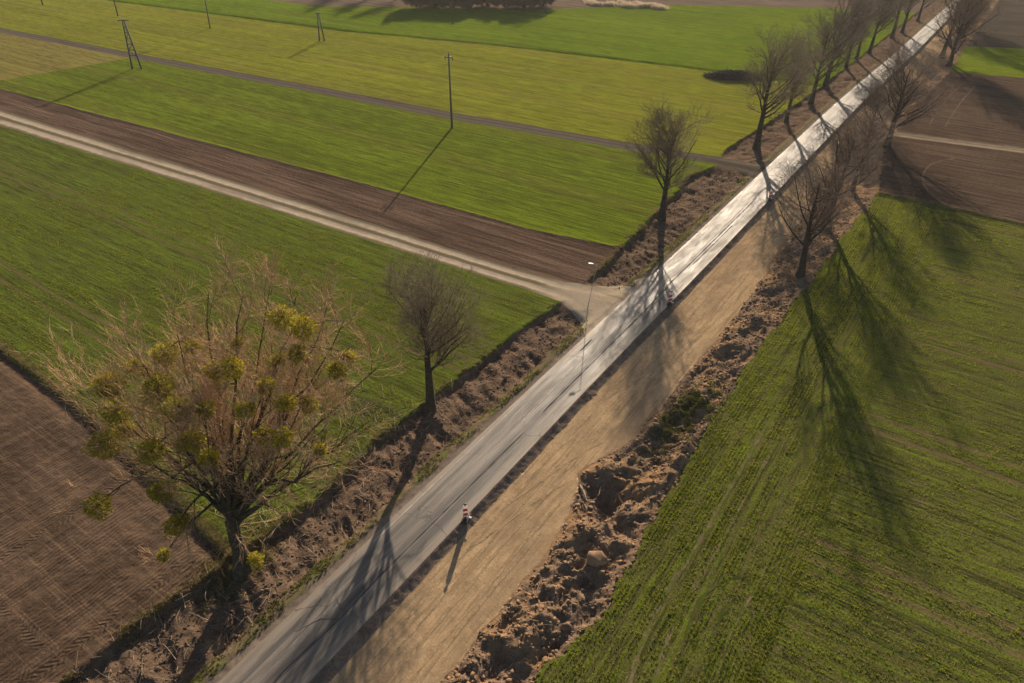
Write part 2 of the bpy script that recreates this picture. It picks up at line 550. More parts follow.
left = lambda s, t: t < -1.5
right = lambda s, t: t > 5
for fn, rg in (
    (lambda s, t: t + wroad(s), None), (lambda s, t: t - wroad(s), None),
    (lambda s, t: t - f_band(s), None), (lambda s, t: t - f_sand(s), None), (lambda s, t: t - f_fr(s), None),
    (lambda s, t: t - f_fl(s), None),
    (lambda s, t: s - s_plough(t), left), (lambda s, t: s - s_t1l(t), left), (lambda s, t: s - s_t1u(t), left),
    (lambda s, t: s - s_br(t), left), (lambda s, t: s - s_t2l(t), left), (lambda s, t: s - s_t2u(t), left),
    (lambda s, t: s - s_up(t), left), (lambda s, t: s - s_top(t), left),
    (lambda s, t: s - s_hb(t), right), (lambda s, t: s - s_t3l(t), right), (lambda s, t: s - s_t3u(t), right),
    (lambda s, t: s - s_gp1(t), right), (lambda s, t: s - s_gp2(t), right),
    (lambda s, t: t - t_pale(s), lambda s, t: (t < -100) & (s > 50) & (s < 92)),
    (lambda s, t: t + wroad(s) + 0.55 + 0.12 * fbm(s * 0.8, 1, 3, 61), left),
    (lambda s, t: t + wroad(s) + 1.45 + 0.35 * fbm(s * 0.6, 4, 3, 62), left),
):
    P, TRI = cut(P, TRI, fn, rg)
cen = P[TRI].mean(1)
s, t = cen[:, 0], cen[:, 1]
w = wroad(s)
Z = np.full(len(TRI), -1)
names = {}


def zone(name, mask):
    i = len(names)
    names[name] = i
    Z[mask & (Z < 0)] = i


t1 = (t < -w) & (s > s_t1l(t)) & (s < s_t1u(t))
t2 = (t < -w) & (s > s_t2l(t)) & (s < s_t2u(t))
zone('road', np.abs(t) < w)
zone('field_track', t1)
zone('grey_field_track', t2)
zone('pavement_edge', (t > w) & (t < f_band(s)))
zone('sand_bed', (t > w) & (t < f_sand(s)))
zone('spoil_bank', (t > w) & (t < f_fr(s)) & (s > -2))
gE = wroad(s) + 0.55 + 0.12 * fbm(s * 0.8, 1, 3, 61)
gO = wroad(s) + 1.45 + 0.35 * fbm(s * 0.6, 4, 3, 62)
zone('road_shoulder', (t < -w) & (t > -gE))
zone('grass_verge', (t < -w) & (t > -gO))
zone('dirt_verge', (t < -w) & (t > f_fl(s)))
zone('ploughed_corner', (t < 0) & (s < s_plough(t)))
zone('crop_field', (t < 0) & (s < s_t1l(t)))
zone('ploughed_strip', (t < 0) & (s < s_br(t)))
zone('pale_field', (t < t_pale(s)) & (s < s_t2l(t)))
zone('meadow', (t < 0) & (s < s_t2l(t)))
zone('olive_field', (t < 0) & (s < s_up(t)))
zone('bright_field', (t < 0) & (s < s_top(t)))
zone('distant_ground', (t < 0))
zone('grass_field', (s < s_hb(t)))
zone('brown_field', (s < s_t3l(t)))
zone('sandy_track', (s < s_t3u(t)))
zone('brown_field_beyond', (s < s_gp1(t)))
zone('grass_patch', (s < s_gp2(t)))
zone('distant_field', Z < 0)

zz = height(P[:, 0], P[:, 1])
gx, gy = st2xy(P[:, 0], P[:, 1])
V3 = np.stack([gx, gy, zz], 1)

OLV_A = (0.085, 0.098, 0.012); OLV_B = (0.150, 0.150, 0.022)
GRN_A = (0.050, 0.085, 0.010); GRN_B = (0.105, 0.150, 0.018)
SOIL = (0.105, 0.070, 0.046)
PI = math.pi
mats = {
    'crop_field': m_crop('crop_left', (0.052, 0.078, 0.010), (0.112, 0.138, 0.018), (0.135, 0.104, 0.046), 0, 0.38, tram=3.0),
    'meadow': m_crop('crop_meadow', (0.074, 0.104, 0.009), (0.138, 0.170, 0.015), (0.140, 0.118, 0.034), 0, 0.45, tram=9.0),
    'olive_field': m_crop('crop_olive', (0.130, 0.144, 0.013), (0.208, 0.208, 0.022), (0.190, 0.150, 0.048), 0, 0.48, tram=5.0),
    'pale_field': m_crop('crop_pale', (0.130, 0.118, 0.026), (0.195, 0.170, 0.040), (0.190, 0.135, 0.060), 0, 0.4, patch=0.02, dry=1),
    'bright_field': m_crop('crop_bright', (0.084, 0.126, 0.008), (0.140, 0.188, 0.012), (0.135, 0.132, 0.026), 0, 0.55, tram=1.0),
    'grass_field': m_crop('crop_right', (0.044, 0.062, 0.010), (0.112, 0.130, 0.018), (0.150, 0.110, 0.054), 0, 0.28, headland=(19.5, 24), tram=7.0),
    'grass_patch': m_crop('crop_patch', (0.100, 0.140, 0.009), (0.160, 0.195, 0.014), (0.130, 0.120, 0.028), 0, 0.6),
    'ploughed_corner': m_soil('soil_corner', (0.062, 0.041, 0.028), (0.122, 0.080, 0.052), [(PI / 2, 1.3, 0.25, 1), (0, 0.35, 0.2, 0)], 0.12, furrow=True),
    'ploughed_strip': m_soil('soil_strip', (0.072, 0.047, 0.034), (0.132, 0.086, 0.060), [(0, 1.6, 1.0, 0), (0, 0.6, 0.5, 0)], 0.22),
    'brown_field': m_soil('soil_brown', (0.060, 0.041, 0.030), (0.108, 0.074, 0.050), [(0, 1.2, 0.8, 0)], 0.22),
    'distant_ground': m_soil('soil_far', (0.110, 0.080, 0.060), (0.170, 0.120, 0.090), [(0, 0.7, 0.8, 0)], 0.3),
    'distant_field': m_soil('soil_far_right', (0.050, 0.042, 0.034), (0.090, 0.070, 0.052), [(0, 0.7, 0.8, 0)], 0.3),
}
mats['brown_field_beyond'] = mats['brown_field']


def m_road():
    m = NT('asphalt')
    u = m.n('ShaderNodeUVMap'); u.uv_map = 'road'
    sp = m.n('ShaderNodeSeparateXYZ'); m.l(u.outputs[0], sp.inputs[0])
    grain = m.noise(m.uv(), 14, 5, 0.7)
    long = m.noise(m.uv(0.05, 1.5), 1.0, 6, 0.68, 0.2)
    blot = m.noise(m.uv(0.16, 1), 1.1, 6, 0.7, 0.3)
    c = m.mix(m.ramp(long, [(0.42, 0.0), (0.60, 1.0)]), (0.080, 0.070, 0.061), (0.225, 0.192, 0.158))
    c = m.mix(m.ramp(blot, [(0.40, 0.45), (0.52, 0.0)]), c, (0.060, 0.056, 0.054))
    c = m.mix(m.ramp(grain, [(0.35, 0.35), (0.6, 0.0)]), c, (0.035, 0.034, 0.034))
    # dusty edges, darker seam along the middle
    eg = m.math('ADD', m.math('ABSOLUTE', m.math('MULTIPLY', sp.outputs[1], 0.5)), m.math('MULTIPLY', m.math('SUBTRACT', blot, 0.5), 0.5))
    edge = m.ramp(eg, [(0.62, 0.0), (0.98, 0.75)])
    c = m.mix(edge, c, (0.230, 0.185, 0.140))
    tw = m.math('ADD', sp.outputs[1], m.math('MULTIPLY', m.noise(m.uv(0.35, 0), 1, 3), 0.35))
    seam = m.ramp(m.math('ABSOLUTE', m.math('SUBTRACT', tw, 0.55)), [(0.02, 0.6), (0.28, 0.0)])
    c = m.mix(seam, c, (0.040, 0.038, 0.040))
    # old tar-filled cracks
    vo = m.n('ShaderNodeTexVoronoi'); vo.feature = 'DISTANCE_TO_EDGE'; vo.inputs['Scale'].default_value = 0.3
    nz = m.n('ShaderNodeTexNoise'); nz.inputs['Scale'].default_value = 0.8; nz.inputs['Detail'].default_value = 5; m.l(m.uv(), nz.inputs['Vector'])
    m.l(m.mix(0.9, m.uv(0.7, 1.0), nz.outputs[1], 'ADD'), vo.inputs['Vector'])
    ck = m.math('MULTIPLY', m.ramp(vo.outputs[0], [(0.003, 0.6), (0.012, 0.0)]), m.ramp(m.noise(m.uv(), 0.25, 3), [(0.48, 0.0), (0.58, 1.0)]))
    c = m.mix(ck, c, (0.030, 0.029, 0.030))
    rg = m.math('ADD', m.math('MULTIPLY', m.ramp(blot, [(0.35, 0.0), (0.65, 1.0)]), 0.26), 0.46)
    rg = m.math('ADD', rg, m.math('MULTIPLY', grain, 0.12))
    h = m.math('ADD', m.math('MULTIPLY', grain, 0.6), m.math('MULTIPLY', blot, 0.5))
    return m.done(c, rg, m.bump(h, 0.6, 0.03), 0.2)


def m_sand():
    m = NT('sand')
    a = m.noise(m.uv(0.7, 1.1), 1.1, 7, 0.7, 0.8)
    b = m.noise(m.uv(), 7, 6, 0.7)
    lg = m.noise(m.uv(0.3, 1), 0.35, 4, 0.6)
    c = m.mix(m.ramp(a, [(0.3, 0.0), (0.65, 1.0)]), (0.265, 0.180, 0.100), (0.410, 0.290, 0.168))
    c = m.mix(m.ramp(b, [(0.35, 0.4), (0.6, 0.0)]), c, (0.150, 0.100, 0.055))
    c = m.mix(m.ramp(lg, [(0.32, 0.65), (0.56, 0.0)]), c, (0.165, 0.115, 0.075))
    # roller and wheel marks along the bed
    tr = m.noise(m.uv(0.05, 1), 3.2, 3, 0.6, 0.15)
    c = m.mix(m.ramp(tr, [(0.41, 0.45), (0.47, 0.0)]), c, (0.170, 0.115, 0.065))
    # shallow curved scuffs
    wv = m.noise(m.uv(1, 0.55, 0.5), 0.9, 3, 0.5, 2.2)
    ring = m.ramp(m.math('ABSOLUTE', m.math('SUBTRACT', wv, 0.5)), [(0.0, 0.35), (0.02, 0.0)])
    c = m.mix(ring, c, (0.130, 0.085, 0.048))
    h = m.math('ADD', m.math('MULTIPLY', a, 0.7), m.math('MULTIPLY', b, 0.35))
    h = m.math('ADD', h, m.math('MULTIPLY', tr, 0.25))
    return m.done(c, 1.0, m.bump(h, 0.6, 0.07), 0.0)


def m_dirt(name, ca, cb, cg=None, gthr=0.6, bump=0.9, dist=0.14, cc=None):
    m = NT(name)
    a = m.noise(m.uv(), 1.1, 8, 0.72, 0.5)
    b = m.noise(m.uv(), 6.5, 5, 0.75)
    c = m.mix(m.ramp(a, [(0.34, 0.0), (0.64, 1.0)]), ca, cb)
    c = m.mix(m.ramp(b, [(0.3, 0.55), (0.55, 0.0)]), c, [x * 0.5 for x in ca])
    if cc:
        k = m.noise(m.uv(0.8, 1), 0.32, 4, 0.6)
        c = m.mix(m.ramp(k, [(0.46, 0.0), (0.60, 0.8)]), c, cc)
    if cg:
        g = m.noise(m.uv(), 0.7, 6, 0.75)
        c = m.mix(m.ramp(g, [(gthr, 0.0), (gthr + 0.09, 0.9)]), c, cg)
    h = m.math('ADD', m.math('MULTIPLY', a, 1.0), m.math('MULTIPLY', b, 0.35))
    return m.done(c, 1.0, m.bump(h, bump, dist), 0.0)


def m_track(name, rut, mid, f0, f1, mouth_on=False):
    """two pale wheel ruts with a darker grassy middle; across-profile from the road-frame s"""
    m = NT(name)
    at_ = m.n('ShaderNodeAttribute'); at_.attribute_name = 'across'
    n1 = m.noise(m.uv(), 0.9, 5, 0.65)
    q = m.math('ADD', at_.outputs['Fac'], m.math('MULTIPLY', m.math('SUBTRACT', n1, 0.5), 0.10))
    pr = m.ramp(q, [(0.08, 0.15), (0.19, 1.0), (0.38, 1.0), (0.46, 0.1), (0.58, 0.1), (0.66, 1.0), (0.82, 1.0), (0.93, 0.15)])
    wet = m.noise(m.uv(0.3, 0.045), 1.0, 4, 0.6)
    wv_ = m.ramp(wet, [(0.34, 0.8), (0.46, 0.0)])
    b = m.noise(m.uv(), 6, 5, 0.7)
    cr = m.mix(m.ramp(b, [(0.3, 0.0), (0.7, 1.0)]), [x * 0.72 for x in rut], rut)
    cr = m.mix(m.ramp(n1, [(0.4, 0.5), (0.6, 0.0)]), cr, [x * 0.62 for x in rut])
    u9 = m.n('ShaderNodeUVMap'); u9.uv_map = 'road'
    s9 = m.n('ShaderNodeSeparateXYZ'); m.l(u9.outputs[0], s9.inputs[0])
    mouth = m.ramp(m.math('MULTIPLY_ADD', s9.outputs[1], 0.05, 1.0), [(0.45, 0.0), (0.62, 0.9)])
    if f0 == 0 and mouth_on:
        mx9 = m.n('ShaderNodeMix'); m.l(mouth, mx9.inputs[0]); m.l(pr, mx9.inputs[2]); mx9.inputs[3].default_value = 0.85; pr = mx9.outputs[0]
    cr = m.mix(wv_, cr, [x * 0.4 for x in rut])
    c = m.mix(pr, mid, cr)
    h = m.math('ADD', m.math('MULTIPLY', b, 0.5), n1)
    return m.done(c, 1.0, m.bump(h, 0.7, 0.07), 0.0)


mats['road'] = m_road()
mats['sand_bed'] = m_sand()
mats['pavement_edge'] = m_dirt('edge', (0.105, 0.078, 0.062), (0.210, 0.155, 0.112))
mats['spoil_bank'] = m_dirt('spoil', (0.115, 0.078, 0.052), (0.230, 0.155, 0.102), (0.080, 0.095, 0.018), 0.70, 0.95, 0.16, cc=(0.240, 0.145, 0.076))
mats['dirt_verge'] = m_dirt('verge_dirt', (0.074, 0.051, 0.036), (0.170, 0.114, 0.076), (0.100, 0.100, 0.028), 0.69, 0.95, 0.14)
mats['road_shoulder'] = m_dirt('shoulder', (0.110, 0.085, 0.066), (0.190, 0.150, 0.115), (0.085, 0.095, 0.025), 0.66, 0.6, 0.04)
mats['grass_verge'] = m_dirt('verge_grass', (0.080, 0.060, 0.040), (0.165, 0.120, 0.078), (0.080, 0.092, 0.020), 0.50, 0.8, 0.10)
mats['field_track'] = m_track('track_sand', (0.400, 0.320, 0.230), (0.085, 0.070, 0.040), 0, 1, True)
mats['grey_field_track'] = m_track('track_grey', (0.120, 0.096, 0.078), (0.066, 0.058, 0.042), 0, 1)
mats['sandy_track'] = m_track('track_tan', (0.300, 0.230, 0.160), (0.150, 0.110, 0.070), 0, 1)

for nm, i in names.items():
    F = TRI[Z == i]
    if not len(F):
        continue
    uq, inv = np.unique(F, return_inverse=True)
    o = mesh_obj(nm, V3[uq], inv.reshape(F.shape).astype(np.int32), mats[nm], uv=P[uq])
    o['kind'] = 'structure'
    if 'track' in nm:
        lo, up = {'field_track': (s_t1l, s_t1u), 'grey_field_track': (s_t2l, s_t2u), 'sandy_track': (s_t3l, s_t3u)}[nm]
        q = (P[uq, 0] - lo(P[uq, 1])) / (up(P[uq, 1]) - lo(P[uq, 1]))
        at_ = o.data.attributes.new('across', 'FLOAT', 'POINT')
        at_.data.foreach_set('value', q.astype(np.float32))
print('ground tris', len(TRI))


def ground_z(x, y):
    s_, t_ = xy2st(np.asarray(x, float), np.asarray(y, float))
    return height(s_, t_)


# thin seams and worn paint on the road
def strip(name, pts, width, mat, lift=0.004):
    p = np.array(pts, float)
    seg = np.sqrt((np.diff(p, axis=0) ** 2).sum(1)); cum = np.concatenate([[0], np.cumsum(seg)])
    n = max(2, int(cum[-1] / 0.35) + 1)
    q = np.linspace(0, cum[-1], n)
    ps = np.stack([np.interp(q, cum, p[:, 0]), np.interp(q, cum, p[:, 1])], 1)
    d = np.gradient(ps, axis=0); d /= np.linalg.norm(d, axis=1)[:, None]
    nr = np.stack([-d[:, 1], d[:, 0]], 1)
    wv = width * (0.75 + 0.5 * vn(q * 1.7, 3.3, 7))[:, None] * 0.5
    A = ps + nr * wv; B = ps - nr * wv
    st = np.concatenate([A, B])
    x, y = st2xy(st[:, 0], st[:, 1])
    z = height(st[:, 0], st[:, 1]) + lift
    i = np.arange(n - 1)
    F = np.stack([i, i + 1, i + 1 + n, i + n], 1)
    return np.stack([x, y, z], 1), F, st


def strips(name, lst, mat, lift=0.004):
    Vs, Fs, Us, off = [], [], [], 0
    for pts, wd in lst:
        v, f, u = strip(name, pts, wd, mat, lift)
        Vs.append(v); Fs.append(f + off); Us.append(u); off += len(v)
    o = mesh_obj(name, np.concatenate(Vs), np.concatenate(Fs), mat, uv=np.concatenate(Us))
    o['kind'] = 'structure'
    return o


mp = NT('worn_paint')
g_ = mp.noise(mp.uv(), 3.0, 5, 0.7)
mat_paint = mp.done(mp.mix(mp.ramp(g_, [(0.35, 0.0), (0.75, 1.0)]), (0.24, 0.215, 0.19), (0.56, 0.51, 0.45)), 1.0, None, 0.0)
mp = NT('tar_seam')
mat_tar = mp.done((0.040, 0.038, 0.038), 0.9, None, 0.05)
strips('road_marking', [([(19, -1.63), (30, -1.65), (43.6, -1.66)], 0.085), ([(43.6, -1.66), (44.1, -1.4), (44.2, -0.55)], 0.16), ([(44.2, -0.50), (34, -0.22)], 0.12),
                        ([(56.5, -1.7), (56.8, -0.2)], 0.13), ([(58, -1.68), (74, -1.62)], 0.09), ([(62, 0.02), (86, 0.10)], 0.12)], mat_paint)
strips('road_seam', [([(6, 0.75), (10, 0.4), (14.0, 0.62), (17, 0.50), (33, 0.62)], 0.10), ([(13.8, 0.6), (13.2, -0.3), (11.8, -0.9)], 0.06), ([(36, 0.55), (52, 0.6), (60, 0.45)], 0.13),
                     ([(60, 0.35), (88, 0.42)], 0.14), ([(45, -1.2), (47.2, -1.25)], 0.16), ([(66, 0.7), (78, 0.75)], 0.12)], mat_tar, 0.006)

def pix_track(lst, off=0.0):
    q = np.array([xy2st(*at(*p_)[:2]) for p_ in lst], float)
    d = np.gradient(q, axis=0); d /= np.linalg.norm(d, axis=1)[:, None]
    return q + np.stack([-d[:, 1], d[:, 0]], 1) * off


def smooth(q, k=6):
    u = np.linspace(0, len(q) - 1, len(q) * k)
    a_ = np.stack([np.interp(u, np.arange(len(q)), q[:, i]) for i in range(2)], 1)
    for _ in range(k * 2):
        a_[1:-1] = (a_[:-2] + a_[1:-1] * 2 + a_[2:]) / 4
    return a_


TYRE = m_dirt('tyre_sand', (0.200, 0.138, 0.078), (0.370, 0.262, 0.152), None, 0.5, 0.9, 0.07)
tm = []
for c0, w0, sa, sb in ((3.6, .22, 4, 62), (5.3, .22, 4, 62), (4.5, .16, 12, 90), (6.3, .18, 10, 29), (6.9, .14, 4, 26), (6.2, .2, 38, 76)):
    q_ = np.linspace(sa, sb, 60)
    tm.append((np.stack([q_, c0 + 0.35 * fbm(q_ * 0.07, c0, 3, 66)], 1), w0))
for x0 in (22, 27, 40):
    q_ = np.linspace(0, 1, 30)
    tm.append((np.stack([x0 + 9 * q_, 3.6 + 2.6 * q_ ** 1.5 + 0.2 * np.sin(q_ * 5)], 1), 0.16))
strips('tyre_marks', tm, TYRE, 0.010)
trk = [(772, 432), (745, 480), (722, 520), (700, 560), (672, 600), (655, 640), (640, 690)]
arc = [(690, 690), (700, 628), (716, 596), (742, 584), (775, 588), (815, 600), (880, 632), (960, 668), (1040, 705)]
arc2 = [(838, 584), (880, 604), (960, 645), (1045, 688)]
ln_ = [(872, 478), (930, 497), (1045, 537)]
TRACK_SOIL = m_dirt('wheel_soil', (0.095, 0.074, 0.038), (0.180, 0.138, 0.080), (0.075, 0.090, 0.015), 0.44, 0.8, 0.08)
TRACK_BROWN = m_dirt('wheel_brown', (0.075, 0.053, 0.038), (0.140, 0.102, 0.072), None, 0.5, 0.7, 0.06)
TRACK_DARK = m_dirt('wheel_dark', (0.040, 0.045, 0.014), (0.085, 0.080, 0.030), (0.050, 0.065, 0.012), 0.45, 0.8, 0.08)
strips('wheel_tracks', [(smooth(pix_track(trk, o_)), 0.34) for o_ in (-0.6, 0.6)] + [(smooth(pix_track(ln_, o_)), 0.26) for o_ in (-0.8, 0.8)] + [(smooth(pix_track(trk, -3.6)), 0.16)], TRACK_SOIL, 0.012)
strips('dry_wheel_marks', [(smooth(pix_track([(958, 158), (930, 162), (920, 178), (930, 196), (958, 212)])), 0.4), (smooth(pix_track([(962, 84), (945, 100), (930, 124)])), 0.35), (smooth(pix_track([(975, 86), (962, 100), (945, 127)])), 0.35)], TRACK_BROWN, 0.012)
strips('field_edge_path', [(smooth(pix_track([(735, 385), (712, 415), (690, 445), (672, 475), (655, 505)])), 0.28)], TRACK_BROWN, 0.012)
strips('wheel_tracks_curved', [(smooth(pix_track(arc, o_)), 0.30) for o_ in (-0.7, 0.7)] + [(smooth(pix_track(arc2, 0)), 0.30)], TRACK_DARK, 0.012)

# ------------------------------------------------------------------ trees
def rnd(seed):
    return np.random.default_rng(seed)


def tubes(Pl, R, sides):
    """Pl (n,k,3) polylines, R (n,k) radii -> quads"""
    n, k, _ = Pl.shape
    D = Pl[:, -1] - Pl[:, 0]
    D /= np.linalg.norm(D, axis=1)[:, None] + 1e-9
    ref = np.where(np.abs(D[:, 2:3]) < 0.8, np.array([[0, 0, 1.]]), np.array([[1., 0, 0]]))
    U = np.cross(D, ref); U /= np.linalg.norm(U, axis=1)[:, None] + 1e-9
    W = np.cross(D, U)
    an = np.arange(sides) / sides * 2 * np.pi
    ring = U[:, None, :] * np.cos(an)[None, :, None] + W[:, None, :] * np.sin(an)[None, :, None]
    V = Pl[:, :, None, :] + R[:, :, None, None] * ring[:, None, :, :]
    V = V.reshape(-1, 3)
    base = (np.arange(n) * k * sides)[:, None, None]
    kk = (np.arange(k - 1) * sides)[None, :, None]
    j = np.arange(sides)[None, None, :]; j2 = (np.arange(sides) + 1)[None, None, :] % sides
    F = np.stack([base + kk + j, base + kk + j2, base + kk + sides + j2, base + kk + sides + j], -1).reshape(-1, 4)
    return V, F


def grow(g, Pp, Rp, nch, t0, t1, length, ang, k, up, wig, rr=0.55, tip=0.35, lenfall=0.5, rmin=0.0):
    """children of every parent polyline"""
    n, kp, _ = Pp.shape
    N = n * nch
    par = np.repeat(np.arange(n), nch)
    u = t0 + (t1 - t0) * ((np.tile(np.arange(nch), n) + g.random(N)) / nch)
    x = u * (kp - 1); i = np.minimum(x.astype(int), kp - 2); f = (x - i)[:, None]
    start = Pp[par, i] * (1 - f) + Pp[par, i + 1] * f
    tan = Pp[par, i + 1] - Pp[par, i]; tan /= np.linalg.norm(tan, axis=1)[:, None] + 1e-9
    rp = Rp[par, i] * (1 - f[:, 0]) + Rp[par, i + 1] * f[:, 0]
    q = g.normal(size=(N, 3)); q -= (q * tan).sum(1)[:, None] * tan; q /= np.linalg.norm(q, axis=1)[:, None] + 1e-9
    a = np.radians(ang * (0.75 + 0.5 * g.random(N)))[:, None]
    d = tan * np.cos(a) + q * np.sin(a)
    ln = length * (1 - lenfall * u) * (0.65 + 0.7 * g.random(N))
    plen = np.linalg.norm(Pp[:, -1] - Pp[:, 0], axis=1)[par]
    ln = np.minimum(ln, plen * 0.95)
    pts = [start]
    for j in range(k - 1):
        d = d + g.normal(size=(N, 3)) * wig + np.array([0, 0, up])
        d /= np.linalg.norm(d, axis=1)[:, None]
        pts.append(pts[-1] + d * (ln / (k - 1))[:, None])
    Pc = np.stack(pts, 1)
    r0 = np.maximum(rp * rr, rmin)
    Rc = np.maximum(r0[:, None] * np.linspace(1, tip, k)[None, :], rmin * 0.6)
    return Pc, Rc


def join(parts):
    Vs, Fs, o = [], [], 0
    for v, f in parts:
        Vs.append(v); Fs.append(f + o); o += len(v)
    return np.concatenate(Vs), np.concatenate(Fs)


def bark(name, ca, cb, tr=0.0):
    m = NT(name)
    a = m.noise(m.pos(), 3.5, 5, 0.7)
    c = m.mix(m.ramp(a, [(0.35, 0.0), (0.65, 1.0)]), ca, cb)
    return m.done(c, 0.9, m.bump(a, 0.6, 0.04), 0.15)


BARK = bark('bark', (0.034, 0.028, 0.020), (0.088, 0.074, 0.048))
BARK_D = bark('bark_dark', (0.034, 0.026, 0.020), (0.080, 0.062, 0.046))
TWIG = bark('twigs_grey', (0.140, 0.105, 0.075), (0.230, 0.175, 0.120))
TWIG_R = bark('twigs_red', (0.350, 0.205, 0.110), (0.540, 0.350, 0.200))
TWIG_P = bark('twigs_brown', (0.125, 0.084, 0.062), (0.215, 0.150, 0.110))
TREES = {}


def make_tree(name, seed, h, trunk_h, r0, spread=32, limbs=7, dens=(7, 7, 6), limb_len=None, base_pts=None, up=0.10, twig=0.011, lean=(0, 0), stems=1, t0=0.45, mat_b=BARK, mat_t=TWIG, clear=0.35):
    """two meshes around the origin: trunk with its limbs, crown of branches and twigs"""
    g = rnd(seed)
    k = 9
    st, sr = [], []
    for q in range(stems):
        tz = np.linspace(0, 1, k)
        az = g.random() * 6.28
        sp = 0 if stems == 1 else math.tan(math.radians(9 + 16 * g.random()))
        hh = (h * 0.86) * (1 if stems == 1 else 0.75 + 0.25 * g.random())
        x = np.cumsum(g.normal(size=k) * 0.016 * h * 0.3) * (tz > 0) + lean[0] * tz ** 1.3 + sp * hh * tz * math.cos(az)
        y = np.cumsum(g.normal(size=k) * 0.016 * h * 0.3) * (tz > 0) + lean[1] * tz ** 1.3 + sp * hh * tz * math.sin(az)
        x -= x[0]; y -= y[0]
        off = 0.0 if stems == 1 else 0.25
        x += off * math.cos(az); y += off * math.sin(az)
        st.append(np.stack([x, y, tz * hh - 0.25], 1))
        r = r0 * (1.0 if stems == 1 else 0.6)
        rad = r * (1 - 0.88 * tz ** 0.9)
        rad[0] = r * 1.35
        sr.append(np.maximum(rad, 0.02))
    P0 = np.array(st); R0 = np.array(sr)
    ll = limb_len or h * 0.52
    P1, R1 = grow(g, P0, R0, limbs, clear, 0.93, ll, spread, 7, up, 0.11, 0.46, 0.22, 0.55)
    P2, R2 = grow(g, P1, R1, dens[0], 0.15, 0.97, ll * 0.42, 40, 5, up * 0.8, 0.16, 0.55, 0.35, 0.45, 0.014)
    P2b, R2b = grow(g, P0, R0, 8, t0 + 0.1, 1.0, ll * 0.35, 45, 5, up, 0.14, 0.4, 0.3, 0.4, 0.012)
    P3, R3 = grow(g, np.concatenate([P2, P2b]), np.concatenate([R2, R2b]), dens[1], 0.15, 1.0, ll * 0.21, 38, 4, up * 0.6, 0.18, 0.6, 0.5, 0.35, 0.009)
    P4, R4 = grow(g, P3, R3, dens[2], 0.2, 1.0, ll * 0.11, 36, 3, up * 0.4, 0.2, 0.8, 0.6, 0.2, twig)
    tv = join([tubes(P0, R0, 9), tubes(P1, R1, 6)])
    cv = join([tubes(P2, R2, 4), tubes(P2b, R2b, 4), tubes(P3, R3, 3), tubes(P4, R4, 3)])
    TREES[name] = (tv, cv, mat_b, mat_t, {})
    return TREES[name]


def put_tree(key, x, y, label, cat='tree', group=None, rz=0.0, sc=1.0, name='bare_tree', shape=(1, 1, 1)):
    tv, cv, mb, mt, cache = TREES[key]
    z = float(ground_z(x, y))
    e = empty(name, (x, y, z - 0.05), rz)
    e.scale = (sc * shape[0], sc * shape[1], sc * shape[2])
    if not cache:
        a = mesh_obj('trunk', tv[0], tv[1], mb, e, smooth=True)
        b_ = mesh_obj('crown', cv[0], cv[1], mt, e)
        cache['t'] = a; cache['c'] = b_
    else:
        for q in 'tc':
            o = cache[q].copy()
            COL.objects.link(o)
            o.parent = e
    tag(e, label, cat, group)
    return e


# roadside row on the left
make_tree('ash', 3, 13.0, 5, 0.48, spread=50, limbs=18, dens=(9, 7, 4), up=0.11, clear=0.37, twig=0.011, limb_len=7.2)
make_tree('lime', 11, 13.2, 4.5, 0.42, spread=52, limbs=16, dens=(8, 6, 4), limb_len=7.6, up=0.08, clear=0.36, twig=0.013)
make_tree('tall', 7, 16.4, 4.5, 0.54, spread=50, limbs=20, dens=(8, 6, 4), limb_len=8.4, up=0.10, clear=0.32, twig=0.013)
make_tree('slim', 19, 14.6, 4.5, 0.48, spread=50, limbs=20, dens=(8, 7, 4), limb_len=7.4, up=0.11, clear=0.30, twig=0.012)
make_tree('bushy', 23, 13.0, 2, 0.46, spread=54, limbs=16, dens=(8, 6, 3), up=0.11, clear=0.22, mat_t=TWIG_P, mat_b=BARK_D, limb_len=7.2, twig=0.013, lean=(-0.5, 0.3))
make_tree('rough', 29, 13.5, 3, 0.50, spread=54, limbs=20, dens=(9, 6, 4), up=0.08, clear=0.18, mat_t=TWIG_P, mat_b=BARK_D, limb_len=8.0, twig=0.013)
make_tree('shrub', 31, 6, 1, 0.14, spread=55, limbs=9, dens=(8, 6, 4), up=0.04, stems=9, clear=0.04, mat_t=TWIG_P, mat_b=BARK_D, limb_len=3.6, twig=0.035)

ROW = 'bare trees in the row along the left side of the road'
a_ = at(430, 411, -0.1); put_tree('ash', a_[0], a_[1], 'round-crowned bare tree in the ditch, nearest the huge mistletoe tree', rz=3.6, group=ROW, sc=0.92)
a_ = at(662, 219, -0.1); put_tree('slim', a_[0], a_[1], 'solitary bare tree leaning slightly over the ditch just past the sandy field track', rz=2.1, group=ROW, sc=0.92)
lab = ['tall thick-trunked bare tree just past the grey track junction',
       'bare tree right behind the thick-trunked one, beside the heap of brushwood',
       'third bare tree past the grey track junction',
       'fourth bare tree past the grey track junction, taller than its neighbours',
       'fifth bare tree past the grey track junction on the left of the road',
       'sixth bare tree past the grey track junction, close to the next trunk',
       'seventh bare tree past the grey track junction, thick trunk near the far field corner',
       'eighth bare tree past the grey track junction, near the far end of the left row',
       'ninth bare tree past the grey track junction, one before the last trunks in view',
       'last bare tree in view on the left of the road where it leaves the picture']
bs = [(757, 146), (787, 120), (811, 102), (826, 84), (846, 67), (856, 59), (869, 52), (892, 37), (902, 32), (918, 20)]
ky = ['tall', 'lime', 'slim', 'tall', 'slim', 'lime', 'ash', 'tall', 'slim', 'lime']
scs = [1.0, 0.98, 0.98, 1.05, 0.85, 0.95, 1.0, 0.95, 1.0, 1.0]
